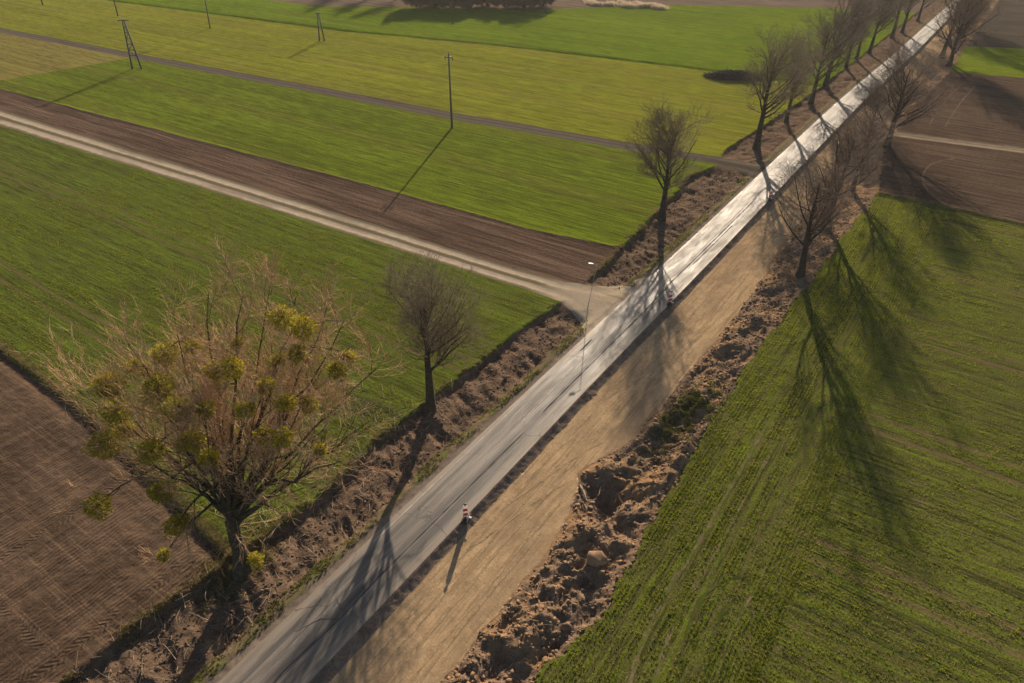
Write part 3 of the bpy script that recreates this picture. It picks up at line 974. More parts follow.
for i, (px, py) in enumerate(bs):
    a_ = at(px, py)
    put_tree(ky[i], a_[0], a_[1], lab[i], rz=i * 2.4 + 0.7, group=ROW, sc=scs[i])
RR = 'bare trees on the right side of the road'
a_ = at(800, 276); put_tree('bushy', a_[0], a_[1], 'wide low-branched bare tree nearest the camera on the right of the sand bed', rz=0.3, group=RR, sc=0.94)
a_ = at(826, 222); put_tree('bushy', a_[0], a_[1], 'low-branched bare tree just behind the nearest one on the right of the sand bed', rz=2.6, group=RR, sc=0.94)
a_ = at(852, 190); put_tree('bushy', a_[0], a_[1], 'low bushy bare tree where the brown field meets the right green field', rz=4.4, group=RR, sc=0.82)
a_ = at(868, 140); put_tree('lime', a_[0], a_[1], 'slender forked bare tree between the sand bed and the thick dark tree', rz=1.0, group=RR, sc=0.66)
a_ = at(887, 146); put_tree('rough', a_[0], a_[1], 'thick dark bushy bare tree where the sandy track leaves the right side of the road', rz=3.0, group=RR, sc=1.0)
a_ = at(942, 57); put_tree('tall', a_[0], a_[1], 'tall thin dark trunk close to the far end of the sand bed', rz=1.9, group=RR, sc=0.95)
a_ = at(949, 66); put_tree('rough', a_[0], a_[1], 'dark broad bare tree beside the far bright green patch', rz=5.2, group=RR, sc=1.1)
a_ = at(962, 36); put_tree('rough', a_[0], a_[1], 'farthest broad bare tree on the right, behind the bright green patch', rz=1.2, group=RR, sc=1.0)
a_ = at(958, 22); put_tree('tall', a_[0], a_[1], 'farthest tall bare tree on the right at the top edge of the picture', rz=0.2, group=RR, sc=1.0)

# thicket beyond the far field
g = rnd(77)
thl = ['leftmost shrub of the distant bare thicket at the top edge', 'second shrub from the left in the distant bare thicket', 'third shrub from the left in the distant bare thicket',
       'fourth shrub from the left in the distant bare thicket', 'fifth shrub from the left in the distant bare thicket', 'sixth shrub from the left in the distant bare thicket',
       'seventh shrub from the left in the distant bare thicket', 'shrub at the right end of the distant bare thicket']
for i, px in enumerate((418, 436, 452, 470, 488, 506, 524, 542)):
    a_ = at(px, 8 - 1.5 * math.sin(i * 1.9))
    put_tree('shrub', a_[0], a_[1] + 1, thl[i], 'shrub', 'shrubs of the distant thicket', rz=i * 1.3, sc=1.1 + 0.3 * g.random(), name='bare_shrub')
for i, (px, py) in enumerate(((345, -6), (372, -3), (396, 0))):
    a_ = at(px, py)
    put_tree('rough', a_[0], a_[1], 'distant bare tree behind the far field, number %s from the left by the thicket' % ('one', 'two', 'three')[i], 'tree', 'trees beyond the far field', rz=i * 1.7, sc=0.8)

# ------------------------------------------------------------------ the big tree with mistletoe
def big_tree():
    g = rnd(5)
    b0 = at(241, 572, -0.15)
    e = empty('mistletoe_tree', (b0[0], b0[1], float(ground_z(b0[0], b0[1])) - 0.1))
    tag(e, 'huge spreading bare tree hung with yellow-green mistletoe balls at the near left corner', 'tree')
    org = np.array(e.location)
    # trunk leans a little to the left, splits about five metres up
    k = 8
    tz = np.linspace(0, 1, k)
    tr = np.stack([0.55 * tz ** 1.2 + 0.10 * np.sin(tz * 5), 0.35 * tz + 0.08 * np.sin(tz * 7), tz * 5.2 - 0.3], 1)
    rad = 0.50 - 0.14 * tz; rad[0] = 0.78; rad[1] = 0.56
    P0 = tr[None]; R0 = rad[None]
    top = tr[-1]
    # mistletoe balls at their places in the crown
    zz_ = [(100, 280, 26, 1.5), (90, 405, 28, -1.0), (78, 530, 24, -2.5), (115, 335, 28, 0), (155, 240, 17, 3), (215, 215, 24, 2.5), (203, 285, 32, 0.5),
           (180, 247, 15, 4), (275, 200, 18, 3), (245, 325, 24, -1), (190, 415, 24, -2), (268, 395, 27, -1.5), (210, 500, 25, -2.5), (240, 570, 20, -2.6),
           (215, 632, 11, -2.8), (460, 140, 24, 2), (503, 160, 28, 1), (492, 215, 20, 0), (453, 225, 13, 2), (320, 250, 24, 1.5), (357, 242, 24, 0.5),
           (367, 193, 14, 3), (428, 280, 18, 0), (468, 315, 22, -1), (515, 320, 18, 1.0), (572, 248, 17, 1), (597, 220, 15, 2), (422, 385, 18, -1),
           (460, 388, 20, -2), (540, 412, 15, -1), (383, 330, 20, -1.5), (332, 280, 17, 2), (302, 330, 18, -1), (310, 430, 22, -2), (405, 640, 17, 0.1), (135, 372, 20, 1.5)]
    balls = []
    for x, y, r, dy in zz_:
        px = 60 + x / 2.07; py = 250 + y / 2.07
        p = at_depth(px, py, b0[1] + dy)
        dist = np.linalg.norm(p - np.array([0, 0, CAM_H]))
        balls.append((p - org, 0.90 * r / 2.07 * dist / 683 * g.uniform(0.85, 1.12)))
    # limbs: fan outward and upward, a few reach the balls
    tips = []
    nL = 10
    for i in range(nL):
        az = i / nL * 2 * np.pi + g.normal() * 0.15
        el = math.radians(g.uniform(36, 74)) if math.sin(az) > -0.25 else math.radians(g.uniform(62, 80))
        ln = g.uniform(8.8, 11.4) * (1.0 if el < 1.0 else 0.84)
        tips.append(top + ln * np.array([math.cos(az) * math.cos(el) * 1.08, math.sin(az) * math.cos(el) * 0.9 + 0.06, math.sin(el)]))
    for x, y, dy in ((100, 372, 1), (105, 415, 0), (128, 325, 3), (170, 290, 4), (240, 270, 4), (300, 278, 4), (345, 300, 3), (378, 345, 2), (372, 402, 0), (345, 440, -1), (205, 270, 5), (270, 262, 5), (330, 290, 5)):
        tips.append(at_depth(x, y + 20, b0[1] + dy) - org)
    tips = np.array(tips)
    n = len(tips); k = 9
    u = np.linspace(0, 1, k)[None, :, None]
    st_ = tr[-3][None] + (top - tr[-3])[None] * g.uniform(0, 1, (n, 1))
    ctrl = st_ + (tips - st_) * 0.45 + np.array([0, 0, 1.2]) * g.uniform(0.0, 1.0, (n, 1))
    P1 = (1 - u) ** 2 * st_[:, None] + 2 * u * (1 - u) * ctrl[:, None] + u ** 2 * tips[:, None]
    P1 = P1 + g.normal(size=P1.shape) * 0.13 * np.minimum(u * 3, 1)
    R1 = (0.175 * (1 - 0.90 * np.linspace(0, 1, k)[None] ** 0.8)) * g.uniform(0.75, 1.15, (n, 1))
    # bearing branches to the balls, each leaving the nearest limb
    PB, RB = [], []
    flat = P1[:, 2:].reshape(-1, 3); fr_ = R1[:, 2:].reshape(-1)
    for c, r in balls:
        if c[2] < 1.5 and np.linalg.norm(c[:2]) < 2:
            continue
        d = np.linalg.norm(flat - c, axis=1) + 0.8 * np.maximum(flat[:, 2] - c[2] - 0.6, 0)
        i = d.argmin(); s0 = flat[i]
        uu = np.linspace(0, 1, 6)[:, None]
        mid = (s0 + c) / 2 + np.array([0, 0, 0.12 * np.linalg.norm(c - s0)])
        pl = (1 - uu) ** 2 * s0 + 2 * uu * (1 - uu) * mid + uu ** 2 * c + g.normal(size=(6, 3)) * 0.05 * uu
        PB.append(pl); RB.append(np.linspace(min(fr_[i], 0.09), 0.03, 6))
    PB = np.array(PB); RB = np.array(RB)
    P2, R2 = grow(g, P1, R1, 10, 0.22, 0.98, 3.5, 40, 6, 0.10, 0.15, 0.5, 0.3, 0.45, 0.020)
    P2c, R2c = grow(g, PB, RB, 4, 0.3, 1.0, 1.6, 42, 5, 0.04, 0.2, 0.6, 0.4, 0.2, 0.014)
    P3, R3 = grow(g, P2, R2, 8, 0.15, 1.0, 2.1, 36, 5, 0.10, 0.17, 0.6, 0.45, 0.3, 0.012)
    front = (P3[:, 0, 1] < 1.0) & (P3[:, 0, 2] < 12.5)
    kp_ = ~front | (g.random(len(P3)) < 0.42)
    P3, R3 = P3[kp_], R3[kp_]
    P3c, R3c = grow(g, np.concatenate([P2c]), R2c, 3, 0.1, 1.0, 1.0, 38, 5, 0.0, 0.2, 0.7, 0.5, 0.3, 0.010)
    P4, R4 = grow(g, np.concatenate([P3, P3c]), np.concatenate([R3, R3c]), 8, 0.15, 1.0, 0.9, 34, 4, 0.12, 0.2, 0.75, 0.6, 0.2, 0.0085)
    # weeping and broken low twigs round the fork
    P5, R5 = grow(g, P0, R0, 12, 0.7, 1.0, 2.4, 75, 6, -0.08, 0.26, 0.05, 0.4, 0.0, 0.016)
    P6, R6 = grow(g, P5, R5, 6, 0.2, 1.0, 0.9, 40, 4, -0.04, 0.2, 0.7, 0.6, 0.2, 0.009)
    v, f = join([tubes(P0, R0, 14), tubes(P1, R1, 8)])
    nz = fbm(v[:, 0] * 4 + v[:, 2], v[:, 1] * 4 - v[:, 2] * .7, 3, 91)
    low = v[:, 2] < 5.3
    v[low, :2] += (nz[low] * 0.07)[:, None] * np.sign(v[low, :2] - np.stack([np.interp(v[low, 2], tr[:, 2], tr[:, 0]), np.interp(v[low, 2], tr[:, 2], tr[:, 1])], 1))
    mesh_obj('trunk', v, f, BARK, e, smooth=True)
    v, f = join([tubes(PB, RB, 5), tubes(P2, R2, 4), tubes(P2c, R2c, 4)])
    mesh_obj('branches', v, f, BARK, e)
    v, f = join([tubes(P3, R3, 3), tubes(P3c, R3c, 3), tubes(P4, R4, 3), tubes(P5, R5, 3), tubes(P6, R6, 3)])
    mesh_obj('crown', v, f, TWIG_R, e)
    print('big tree twigs', len(f))
    # mistletoe: balls of forking stalks with small paired leaves
    m = NT('mistletoe_leaf')
    a = m.noise(m.pos(), 6, 3)
    c = m.mix(m.ramp(a, [(0.35, 0.0), (0.65, 1.0)]), (0.170, 0.160, 0.010), (0.460, 0.370, 0.024))
    tb = m.n('ShaderNodeBsdfTranslucent'); m.l(c, tb.inputs[0])
    m.done(c, 0.6, None, 0.3)
    mx = m.n('ShaderNodeMixShader'); mx.inputs[0].default_value = 0.5
    m.l(m.b.outputs[0], mx.inputs[1]); m.l(tb.outputs[0], mx.inputs[2]); m.l(mx.outputs[0], m.out.inputs[0])
    mm = m.m
    for q, (cpos, r) in enumerate(balls):
        gg = rnd(200 + q)
        nl = int(900 * (r / 0.7) ** 1.8) + 160
        d = gg.normal(size=(nl, 3)); d /= np.linalg.norm(d, axis=1)[:, None]
        d[:, 2] *= 0.92
        bump_ = 1 + 0.38 * fbm(d[:, 0] * 2.2 + q, d[:, 1] * 2.2 + d[:, 2] * 1.4, 2, 88)
        rr = r * (0.45 + 0.55 * gg.random(nl) ** 0.5) * bump_
        p = d * rr[:, None]
        ax = d + gg.normal(size=(nl, 3)) * 0.45; ax /= np.linalg.norm(ax, axis=1)[:, None]
        sd = np.cross(ax, gg.normal(size=(nl, 3))); sd /= np.linalg.norm(sd, axis=1)[:, None]
        L_ = (0.11 + 0.07 * gg.random(nl))[:, None]; W_ = 0.030
        V = np.stack([p, p + ax * L_ * .5 + sd * W_, p + ax * L_, p + ax * L_ * .5 - sd * W_], 1).reshape(-1, 3)
        F = np.arange(nl * 4).reshape(-1, 4)
        ns = 70
        ds_ = gg.normal(size=(ns, 3)); ds_ /= np.linalg.norm(ds_, axis=1)[:, None]
        pl = np.stack([ds_ * 0.02, ds_ * r * 0.5 + gg.normal(size=(ns, 3)) * 0.03, ds_ * r * 0.95], 1)
        tv, tf = tubes(pl, np.full((ns, 3), 0.008), 3)
        V, F = join([(V, F), (tv, tf)])
        mesh_obj('mistletoe', V, F, mm, e, loc=tuple(float(x) for x in cpos))
    return e


big_tree()

# ------------------------------------------------------------------ the air
def haze(density):
    v, f = [], []
    x0, x1, y0, y1, z0, z1 = -420, 420, -60, 420, -2.5, 40
    v = np.array([[x, y, z] for x in (x0, x1) for y in (y0, y1) for z in (z0, z1)], float)
    f = np.array([[0, 1, 3, 2], [4, 6, 7, 5], [0, 4, 5, 1], [2, 3, 7, 6], [0, 2, 6, 4], [1, 5, 7, 3]])
    m = bpy.data.materials.new('haze_air'); m.use_nodes = True
    nt = m.node_tree; nt.nodes.clear()
    o = nt.nodes.new('ShaderNodeOutputMaterial'); pv = nt.nodes.new('ShaderNodeVolumePrincipled')
    pv.inputs['Color'].default_value = (0.95, 0.93, 0.92, 1)
    pv.inputs['Density'].default_value = density
    pv.inputs['Anisotropy'].default_value = 0.3
    nt.links.new(pv.outputs[0], o.inputs['Volume'])
    h = mesh_obj('haze', v, f, m)
    tag(h, 'thin warm evening haze over the fields', 'haze', kind='stuff')


haze(0.00009)

# ------------------------------------------------------------------ small vegetation and litter
def leafy(name, ca, cb, tr=0.4):
    m = NT(name)
    a = m.noise(m.pos(), 1.3, 3)
    c = m.mix(m.ramp(a, [(0.35, 0.0), (0.65, 1.0)]), ca, cb)
    tb = m.n('ShaderNodeBsdfTranslucent'); m.l(c, tb.inputs[0])
    m.done(c, 0.7, None, 0.2)
    mx = m.n('ShaderNodeMixShader'); mx.inputs[0].default_value = tr
    m.l(m.b.outputs[0], mx.inputs[1]); m.l(tb.outputs[0], mx.inputs[2]); m.l(mx.outputs[0], m.out.inputs[0])
    return m.m


def tufts(name, s_, t_, hgt, mat, label, cat, blades=4, seed=1, wid=0.03, spread=0.06, lean=0.5):
    g = rnd(seed)
    x, y = st2xy(s_, t_)
    z = height(s_, t_)
    n = len(x)
    b_ = np.repeat(np.stack([x, y, z], 1), blades, 0)
    N = len(b_)
    hh = np.repeat(np.broadcast_to(hgt, (n,)), blades) * (0.6 + 0.6 * g.random(N))
    az = g.random(N) * 6.283
    o = np.stack([np.cos(az), np.sin(az), np.zeros(N)], 1)
    b_ = b_ + o * (g.random(N) * spread)[:, None]
    sd = np.stack([-np.sin(az + g.normal(size=N) * .8), np.cos(az + g.normal(size=N) * .8), np.zeros(N)], 1) * wid * (0.7 + 0.6 * g.random(N))[:, None]
    tipv = b_ + o * (hh * lean * g.random(N))[:, None] + np.array([0, 0, 1]) * hh[:, None]
    b_[:, 2] -= 0.01
    V = np.stack([b_ - sd, b_ + sd, tipv], 1).reshape(-1, 3)
    F = np.arange(N * 3).reshape(-1, 3)
    o_ = mesh_obj(name, V, F, mat)
    return tag(o_, label, cat, kind='stuff')


G_GREEN = leafy('grass_green', (0.075, 0.085, 0.020), (0.170, 0.165, 0.040), 0.35)
G_DRY = leafy('grass_dry', (0.130, 0.115, 0.045), (0.260, 0.200, 0.090), 0.3)
G_BRIGHT = leafy('crop_leaf', (0.120, 0.150, 0.014), (0.240, 0.250, 0.026), 0.5)
g = rnd(9)
# green verge by the asphalt
N = 12000
s_ = 4 + 96 * g.random(N) ** 1.35
t_ = -wroad(s_) - 0.5 - 1.15 * g.random(N)
k_ = fbm(s_ * 0.5, t_ * 0.8, 3, 71) + 0.15 > g.random(N) * 0.9
k_ &= ~((np.abs(s_ - 54) < 4) | (np.abs(s_ - 98) < 4))
sg_ = 42 + g.normal(size=5000) * 2.6; tg_ = 10.2 + g.normal(size=5000) * 0.9 + 0.05 * (sg_ - 42)
kg = (tg_ > f_sand(sg_) + 0.6) & (fbm(sg_, tg_, 3, 75) > -0.2)
tufts('verge_grass', np.concatenate([s_[k_], sg_[kg]]), np.concatenate([t_[k_], tg_[kg]]), 0.11, G_GREEN, 'short green grass along the left edge of the asphalt', 'grass', seed=2)
# rim of the left fields, dry grass round the big tree's foot and along the plough edge
N = 9000
s_ = 2 + 94 * g.random(N) ** 1.2
t_ = f_fl(s_) - 0.15 + g.normal(size=N) * 0.30
k_ = (np.abs(s_ - 53) > 2.6) & (fbm(s_ * 0.6, t_, 3, 72) > 0.05)
s2 = 12.9 + g.normal(size=3500) * 1.3; t2_ = -7.6 + g.normal(size=3500) * 0.8
t3_ = -60 * g.random(7000) ** 1.2 - 8; s3 = s_plough(t3_) + 0.45 + g.normal(size=7000) * 0.25
tufts('rim_grass', np.concatenate([s_[k_], s2, s3]), np.concatenate([t_[k_], t2_, t3_]), 0.15, G_DRY,
      'yellowish dry grass along the ditch rim and the plough edge', 'grass', seed=3, wid=0.022)
# crop leaves standing in the near fields
def crop(name, n, s0, s1, t0, t1, mat, label, seed, hh=0.10, thr=-0.1, keep=None, rowalong=False, pw=1.0):
    g = rnd(seed)
    s_ = s0 + (s1 - s0) * g.random(n) ** pw
    t_ = t0 + (t1 - t0) * g.random(n)
    rowc = np.floor(t_ / 0.25) * 0.25 if rowalong else None
    if rowalong:
        t_ = rowc + g.normal(size=n) * 0.035
    else:
        s_ = np.floor(s_ / 0.25) * 0.25 + g.normal(size=n) * 0.035
    k = (0.9 * fbm(s_ * 0.9, t_ * 0.9, 4, seed + 3, 0.65) + 0.5 * fbm(s_ * 0.12, t_ * 0.12, 2, seed + 5) + g.uniform(-0.55, 0.55, n) > thr)
    if rowalong:
        k &= 0.3 * vn(t_ * 1.3, s_ * 0.03, 5) + 0.6 * vn(t_ * 3.2, s_ * 0.05, 6) + g.uniform(-.6, .6, n) > -0.1
    else:
        k &= 0.4 * vn(s_ * 1.1, t_ * 0.02, 5) + 0.6 * vn(s_ * 3.0, t_ * 0.03, 6) + g.uniform(-.6, .6, n) > -0.1
    if keep is not None:
        k &= keep(s_, t_)
    tufts(name, s_[k], t_[k], hh, mat, label, 'crop', blades=3, seed=seed, wid=0.024, spread=0.07, lean=0.9)


crop('right_field_crop', 130000, 14, 97, 12, 22, G_BRIGHT, 'young crop leaves on the headland of the right green field', 31, keep=lambda s, t: (t > f_fr(s) + 0.2) & ((np.abs(np.abs(t - 16.6) - 0.75) > 0.28) | (s > 46 + 2 * np.sin(t))), rowalong=True, pw=1.3)
crop('right_field_rows', 170000, 22, 97, 21, 52, G_BRIGHT, 'young crop leaves in the cross rows of the right green field', 32, thr=0.02, pw=1.3)
crop('left_field_crop', 190000, 13, 51, -75, -8, G_BRIGHT, 'young crop leaves in the near left green field', 33, thr=0.05, keep=lambda s, t: (t < f_fl(s) - 0.2) & (s > s_plough(t) + 0.4) & (s < s_t1l(t) - 0.3), pw=1.1)

# soil clods on the dug ground
def clods(name, s_, t_, size, mat, label, seed):
    g = rnd(seed)
    ico = np.array([[0, 0, 1.], [.894, 0, .447], [.276, .851, .447], [-.724, .526, .447], [-.724, -.526, .447], [.276, -.851, .447],
                    [.724, .526, -.447], [-.276, .851, -.447], [-.894, 0, -.447], [-.276, -.851, -.447], [.724, -.526, -.447], [0, 0, -1.]])
    fi = np.array([[0, 1, 2], [0, 2, 3], [0, 3, 4], [0, 4, 5], [0, 5, 1], [1, 6, 2], [2, 7, 3], [3, 8, 4], [4, 9, 5], [5, 10, 1],
                   [2, 6, 7], [3, 7, 8], [4, 8, 9], [5, 9, 10], [1, 10, 6], [6, 11, 7], [7, 11, 8], [8, 11, 9], [9, 11, 10], [10, 11, 6]])
    n = len(s_)
    x, y = st2xy(s_, t_); z = height(s_, t_)
    jit = 1 + 0.6 * g.uniform(-1, 1, (n, 12, 1))
    sc = size[:, None, None] * np.stack([g.uniform(.7, 1.3, n), g.uniform(.7, 1.3, n), g.uniform(.45, .8, n)], 1)[:, None, :]
    V = ico[None] * jit * sc
    an = g.random(n) * 6.28; ca, sa = np.cos(an)[:, None], np.sin(an)[:, None]
    V = np.stack([V[..., 0] * ca - V[..., 1] * sa, V[..., 0] * sa + V[..., 1] * ca, V[..., 2]], -1) + np.stack([x, y, z + size * 0.15], 1)[:, None]
    F = (fi[None] + (np.arange(n) * 12)[:, None, None]).reshape(-1, 3)
    o = mesh_obj(name, V.reshape(-1, 3), F, mat, uv=np.repeat(np.stack([s_, t_], 1), 12, 0) + V.reshape(-1, 3)[:, :2] * 0.3)
    return tag(o, label, 'soil', kind='stuff')


g = rnd(14)
n = 13000
s_ = 4 + 92 * g.random(n) ** 1.5; fs_, fr_ = f_sand(s_), f_fr(s_)
t_ = fs_ + 0.1 + (fr_ - fs_ - 0.1) * g.random(n)
clods('spoil_clods', s_, t_, 0.03 + 0.13 * g.random(n) ** 5, mats['spoil_bank'], 'loose clods of earth strewn over the spoil right of the sand bed', 15)
n = 7000
s_ = 2 + 94 * g.random(n) ** 1.4; t_ = f_fl(s_) + 0.2 + (-3.4 - f_fl(s_)) * g.random(n)
k_ = (np.abs(s_ - 53.3) > 3.5)
clods('ditch_clods', s_[k_], t_[k_], 0.025 + 0.10 * g.random(k_.sum()) ** 5, mats['dirt_verge'], 'loose clods of earth strewn over the dug ditch left of the road', 16)


def sticks(name, s_, t_, ln, rad, mat, label, seed, rise=0.25):
    g = rnd(seed)
    n = len(s_)
    x, y = st2xy(s_, t_); z = height(s_, t_)
    an = g.random(n) * 6.28
    d = np.stack([np.cos(an), np.sin(an), g.uniform(0, rise, n)], 1)
    p0 = np.stack([x, y, z + 0.03], 1)
    bend = g.normal(size=(n, 3)) * 0.12 * ln[:, None]; bend[:, 2] = np.abs(bend[:, 2]) * .5
    Pl = np.stack([p0, p0 + d * ln[:, None] * .33 + bend * .5, p0 + d * ln[:, None] * .66 + bend, p0 + d * ln[:, None] + bend * .6], 1)
    zg = height(*xy2st(Pl[..., 0].ravel(), Pl[..., 1].ravel())).reshape(n, 4) + 0.02
    Pl[..., 2] = np.maximum(Pl[..., 2], zg)
    R = rad[:, None] * np.linspace(1, .4, 4)[None]
    v, f = tubes(Pl, R, 4)
    return tag(mesh_obj(name, v, f, mat), label, 'brushwood', kind='stuff')


BR_PALE = bark('brush_pale', (0.170, 0.120, 0.080), (0.380, 0.290, 0.200))
n = 800
s_ = 2 + 34 * g.random(n); t_ = f_fl(s_) - 0.3 + (-3.6 - f_fl(s_)) * g.random(n)
sticks('fallen_twigs', s_, t_, 0.25 + 1.1 * g.random(n) ** 2, 0.010 + 0.02 * g.random(n) ** 2, BR_PALE, 'thin fallen twigs littering the dug ditch under the big tree', 17)
n = 700
s_ = 15 + 16 * g.random(n); t_ = -17 + 9.5 * g.random(n)
sticks('pruned_twigs', s_, t_, 0.4 + 1.6 * g.random(n) ** 2, 0.010 + 0.012 * g.random(n), BR_PALE, 'pale pruned twigs lying on the green crop between the two nearest trees', 18)
n = 260
s_ = 6 + 60 * g.random(n); t_ = f_sand(s_) + 0.3 + 3.8 * g.random(n)
sticks('spoil_roots', s_, t_, 0.25 + 1.0 * g.random(n) ** 2, 0.012 + 0.02 * g.random(n) ** 2, BR_PALE, 'torn roots and sticks poking from the spoil bank', 19)


# ------------------------------------------------------------------ single stones and logs
def rock(name, p, size, mat, label, cat, seed, flat=0.75, sub=3):
    import bmesh
    bm = bmesh.new()
    bmesh.ops.create_icosphere(bm, subdivisions=sub, radius=1)
    v = np.array([q.co[:] for q in bm.verts]); f = np.array([[a.index for a in q.verts] for q in bm.faces])
    bm.free()
    gg = rnd(seed)
    for _ in range(14):                                  # chip flat facets off
        d = gg.normal(size=3); d /= np.linalg.norm(d)
        lim = gg.uniform(0.55, 0.82)
        dd = v @ d
        v = v - np.maximum(dd - lim, 0)[:, None] * d
    v = v * (1 + 0.07 * fbm(v[:, 0] * 3 + seed, v[:, 1] * 3 + v[:, 2] * 2, 3, seed))[:, None]
    v = v * np.array([1, 0.85, flat]) * size
    return tag(mesh_obj(name, v, f, mat, uv=v[:, :2] * 1.0 + v[:, 2:3], loc=tuple(float(x) for x in p)), label, cat)


BOULD = m_dirt('boulder_earth', (0.190, 0.115, 0.070), (0.330, 0.210, 0.130), None, 0.6, 0.7, 0.05)
STONE = m_dirt('stone_grey', (0.170, 0.130, 0.095), (0.300, 0.240, 0.180), None, 0.6, 0.5, 0.03)
a_ = at(597, 560); z_ = float(ground_z(a_[0], a_[1]))
rock('boulder', (a_[0], a_[1], z_ + 0.35), 0.72, BOULD, 'large rounded reddish-brown boulder at the field edge of the spoil bank', 'boulder', 3, 0.85)
a_ = at(505, 379, -0.4); z_ = float(ground_z(a_[0], a_[1]))
rock('stone', (a_[0], a_[1], z_ + 0.12), 0.33, STONE, 'pale grey stone lying in the ditch between the nearer trees and the track', 'stone', 5, 0.7)
for (px, py, r, lb) in ((655, 428, 0.30, 'pale stone at the foot of the spoil by the edge of the sand bed'), (640, 470, 0.25, 'grey stone halfway up the spoil bank'),
                        (628, 503, 0.28, 'flat grey stone near the field edge above the boulder'), (566, 522, 0.20, 'small tan stone on the near spoil slope left of the boulder'),
                        (556, 545, 0.22, 'tan stone on the rim of the sand bed trench'), (364, 497, 0.14, 'small whitish stone in the ditch by the big tree shadow')):
    a_ = at(px, py); z_ = float(ground_z(a_[0], a_[1]))
    rock('stone', (a_[0], a_[1], z_ + r * 0.3), r, STONE, lb, 'stone', int(px), 0.65, 2)

# a split log on the rim of the pit
a_ = at(580, 482); b_ = at(587, 498)
v, f = tubes(np.array([[a_ + [0, 0, .1], (a_ + b_) / 2 + [0.02, 0, .22], b_ + [0, 0, .1]]]), np.array([[.09, .085, .06]]), 7)
v[:, 2] += float(ground_z((a_[0] + b_[0]) / 2, (a_[1] + b_[1]) / 2))
tag(mesh_obj('log', v, f, BR_PALE), 'pale peeled log lying on the rim of the pit in the spoil bank', 'log')

# brushwood heap beyond the grey track
def heap():
    e0 = at(733, 78)
    x0, y0 = e0[0], e0[1]
    g = rnd(61)
    n = 1500
    u_ = g.uniform(-1, 1, n); w_ = g.normal(size=n) * 0.45
    prof = np.clip(1 - np.abs(u_) ** 3, 0, 1) * np.exp(-w_ ** 2 * 1.5)
    base = np.stack([u_ * 5.0, w_ * 1.7 - u_ * 0.7, g.random(n) * 1.5 * prof], 1)
    an = g.random(n) * 6.28
    d = np.stack([np.cos(an), np.sin(an), g.normal(size=n) * .25], 1) * g.uniform(.4, 1.3, n)[:, None]
    Pl = np.stack([base - d, base + g.normal(size=(n, 3)) * .08, base + d], 1)
    Pl[..., 2] = np.maximum(Pl[..., 2], 0.02)
    v, f = tubes(Pl, np.repeat(g.uniform(.02, .06, (n, 1)), 3, 1), 4)
    e = empty('brushwood_heap', (x0, y0, float(ground_z(x0, y0))))
    mesh_obj('branches', v, f, BARK_D, e)
    k = 24
    uu, vv = np.meshgrid(np.linspace(-1, 1, k * 2), np.linspace(-1, 1, k), indexing='ij')
    hh = 1.25 * np.clip(1 - np.abs(uu) ** 3, 0, 1) * np.clip(1 - vv ** 2, 0, 1) * (0.8 + 0.5 * fbm(uu * 5, vv * 3, 3, 5)) - 0.05
    vs = np.stack([uu * 5.1, vv * 1.9 - uu * 0.7, hh], -1).reshape(-1, 3)
    ii = np.arange(k * 2 * k).reshape(k * 2, k)
    ff = np.stack([ii[:-1, :-1].ravel(), ii[1:, :-1].ravel(), ii[1:, 1:].ravel(), ii[:-1, 1:].ravel()], 1)
    mesh_obj('earth', vs, ff, mats['ploughed_strip'], e, uv=vs[:, :2])
    tag(e, 'low dark heap of earth and brushwood in the field behind the left tree row', 'heap')


heap()

# dry reeds by the far thicket
g = rnd(62)
n = 9000
a0, a1 = at(588, 4), at(662, 9)
q = g.random(n); x = a0[0] + (a1[0] - a0[0]) * q + g.normal(size=n) * .8; y = a0[1] + (a1[1] - a0[1]) * q + g.uniform(-0.5, 3.5, n) + 2.5 * vn(q * 9, 1, 4)
k_ = fbm(x * 0.25, y * 0.5, 3, 64) > -0.1; x = x[k_]; y = y[k_]
s_, t_ = xy2st(x, y)
tufts('dry_reeds', s_, t_, 1.1, leafy('reed', (0.42, 0.33, 0.23), (0.60, 0.48, 0.35), 0.3), 'pale dry reeds at the far edge of the bright field', 'reeds', blades=3, seed=63, wid=0.05, spread=0.5, lean=0.25)

# ------------------------------------------------------------------ roadworks marker boards
def flat_mat(name, col, rough=0.6, spec=0.3):
    m = NT(name)
    a = m.noise(m.pos(), 9, 4, 0.7)
    c = m.mix(m.ramp(a, [(0.4, 0.35), (0.6, 0.0)]), col, [x * 0.6 for x in col])
    return m.done(c, rough, None, spec)


RUB = flat_mat('rubber', (0.030, 0.030, 0.033), 0.7)
WHT = leafy('board_white', (0.70, 0.68, 0.65), (0.80, 0.78, 0.75), 0.35)
RED = leafy('board_red', (0.62, 0.030, 0.015), (0.70, 0.045, 0.020), 0.35)
YEL = flat_mat('lamp_lens', (0.60, 0.25, 0.03), 0.3)
DRK = flat_mat('lamp_body', (0.04, 0.04, 0.045), 0.5)
GALV = flat_mat('galvanised', (0.36, 0.36, 0.36), 0.45)
CONC = flat_mat('concrete_pole', (0.120, 0.110, 0.095), 0.9)
WOOD = flat_mat('pole_wood', (0.075, 0.060, 0.046), 0.9)


def box(c, d, rot=0.0):
    c = np.array(c, float); d = np.array(d, float) / 2
    v = np.array([[x, y, z] for x in (-1, 1) for y in (-1, 1) for z in (-1, 1)], float) * d
    ca, sa = math.cos(rot), math.sin(rot)
    v = np.stack([v[:, 0] * ca - v[:, 1] * sa, v[:, 0] * sa + v[:, 1] * ca, v[:, 2]], 1) + c
    f = np.array([[0, 1, 3, 2], [4, 6, 7, 5], [0, 4, 5, 1], [2, 3, 7, 6], [0, 2, 6, 4], [1, 5, 7, 3]])
    return v, f


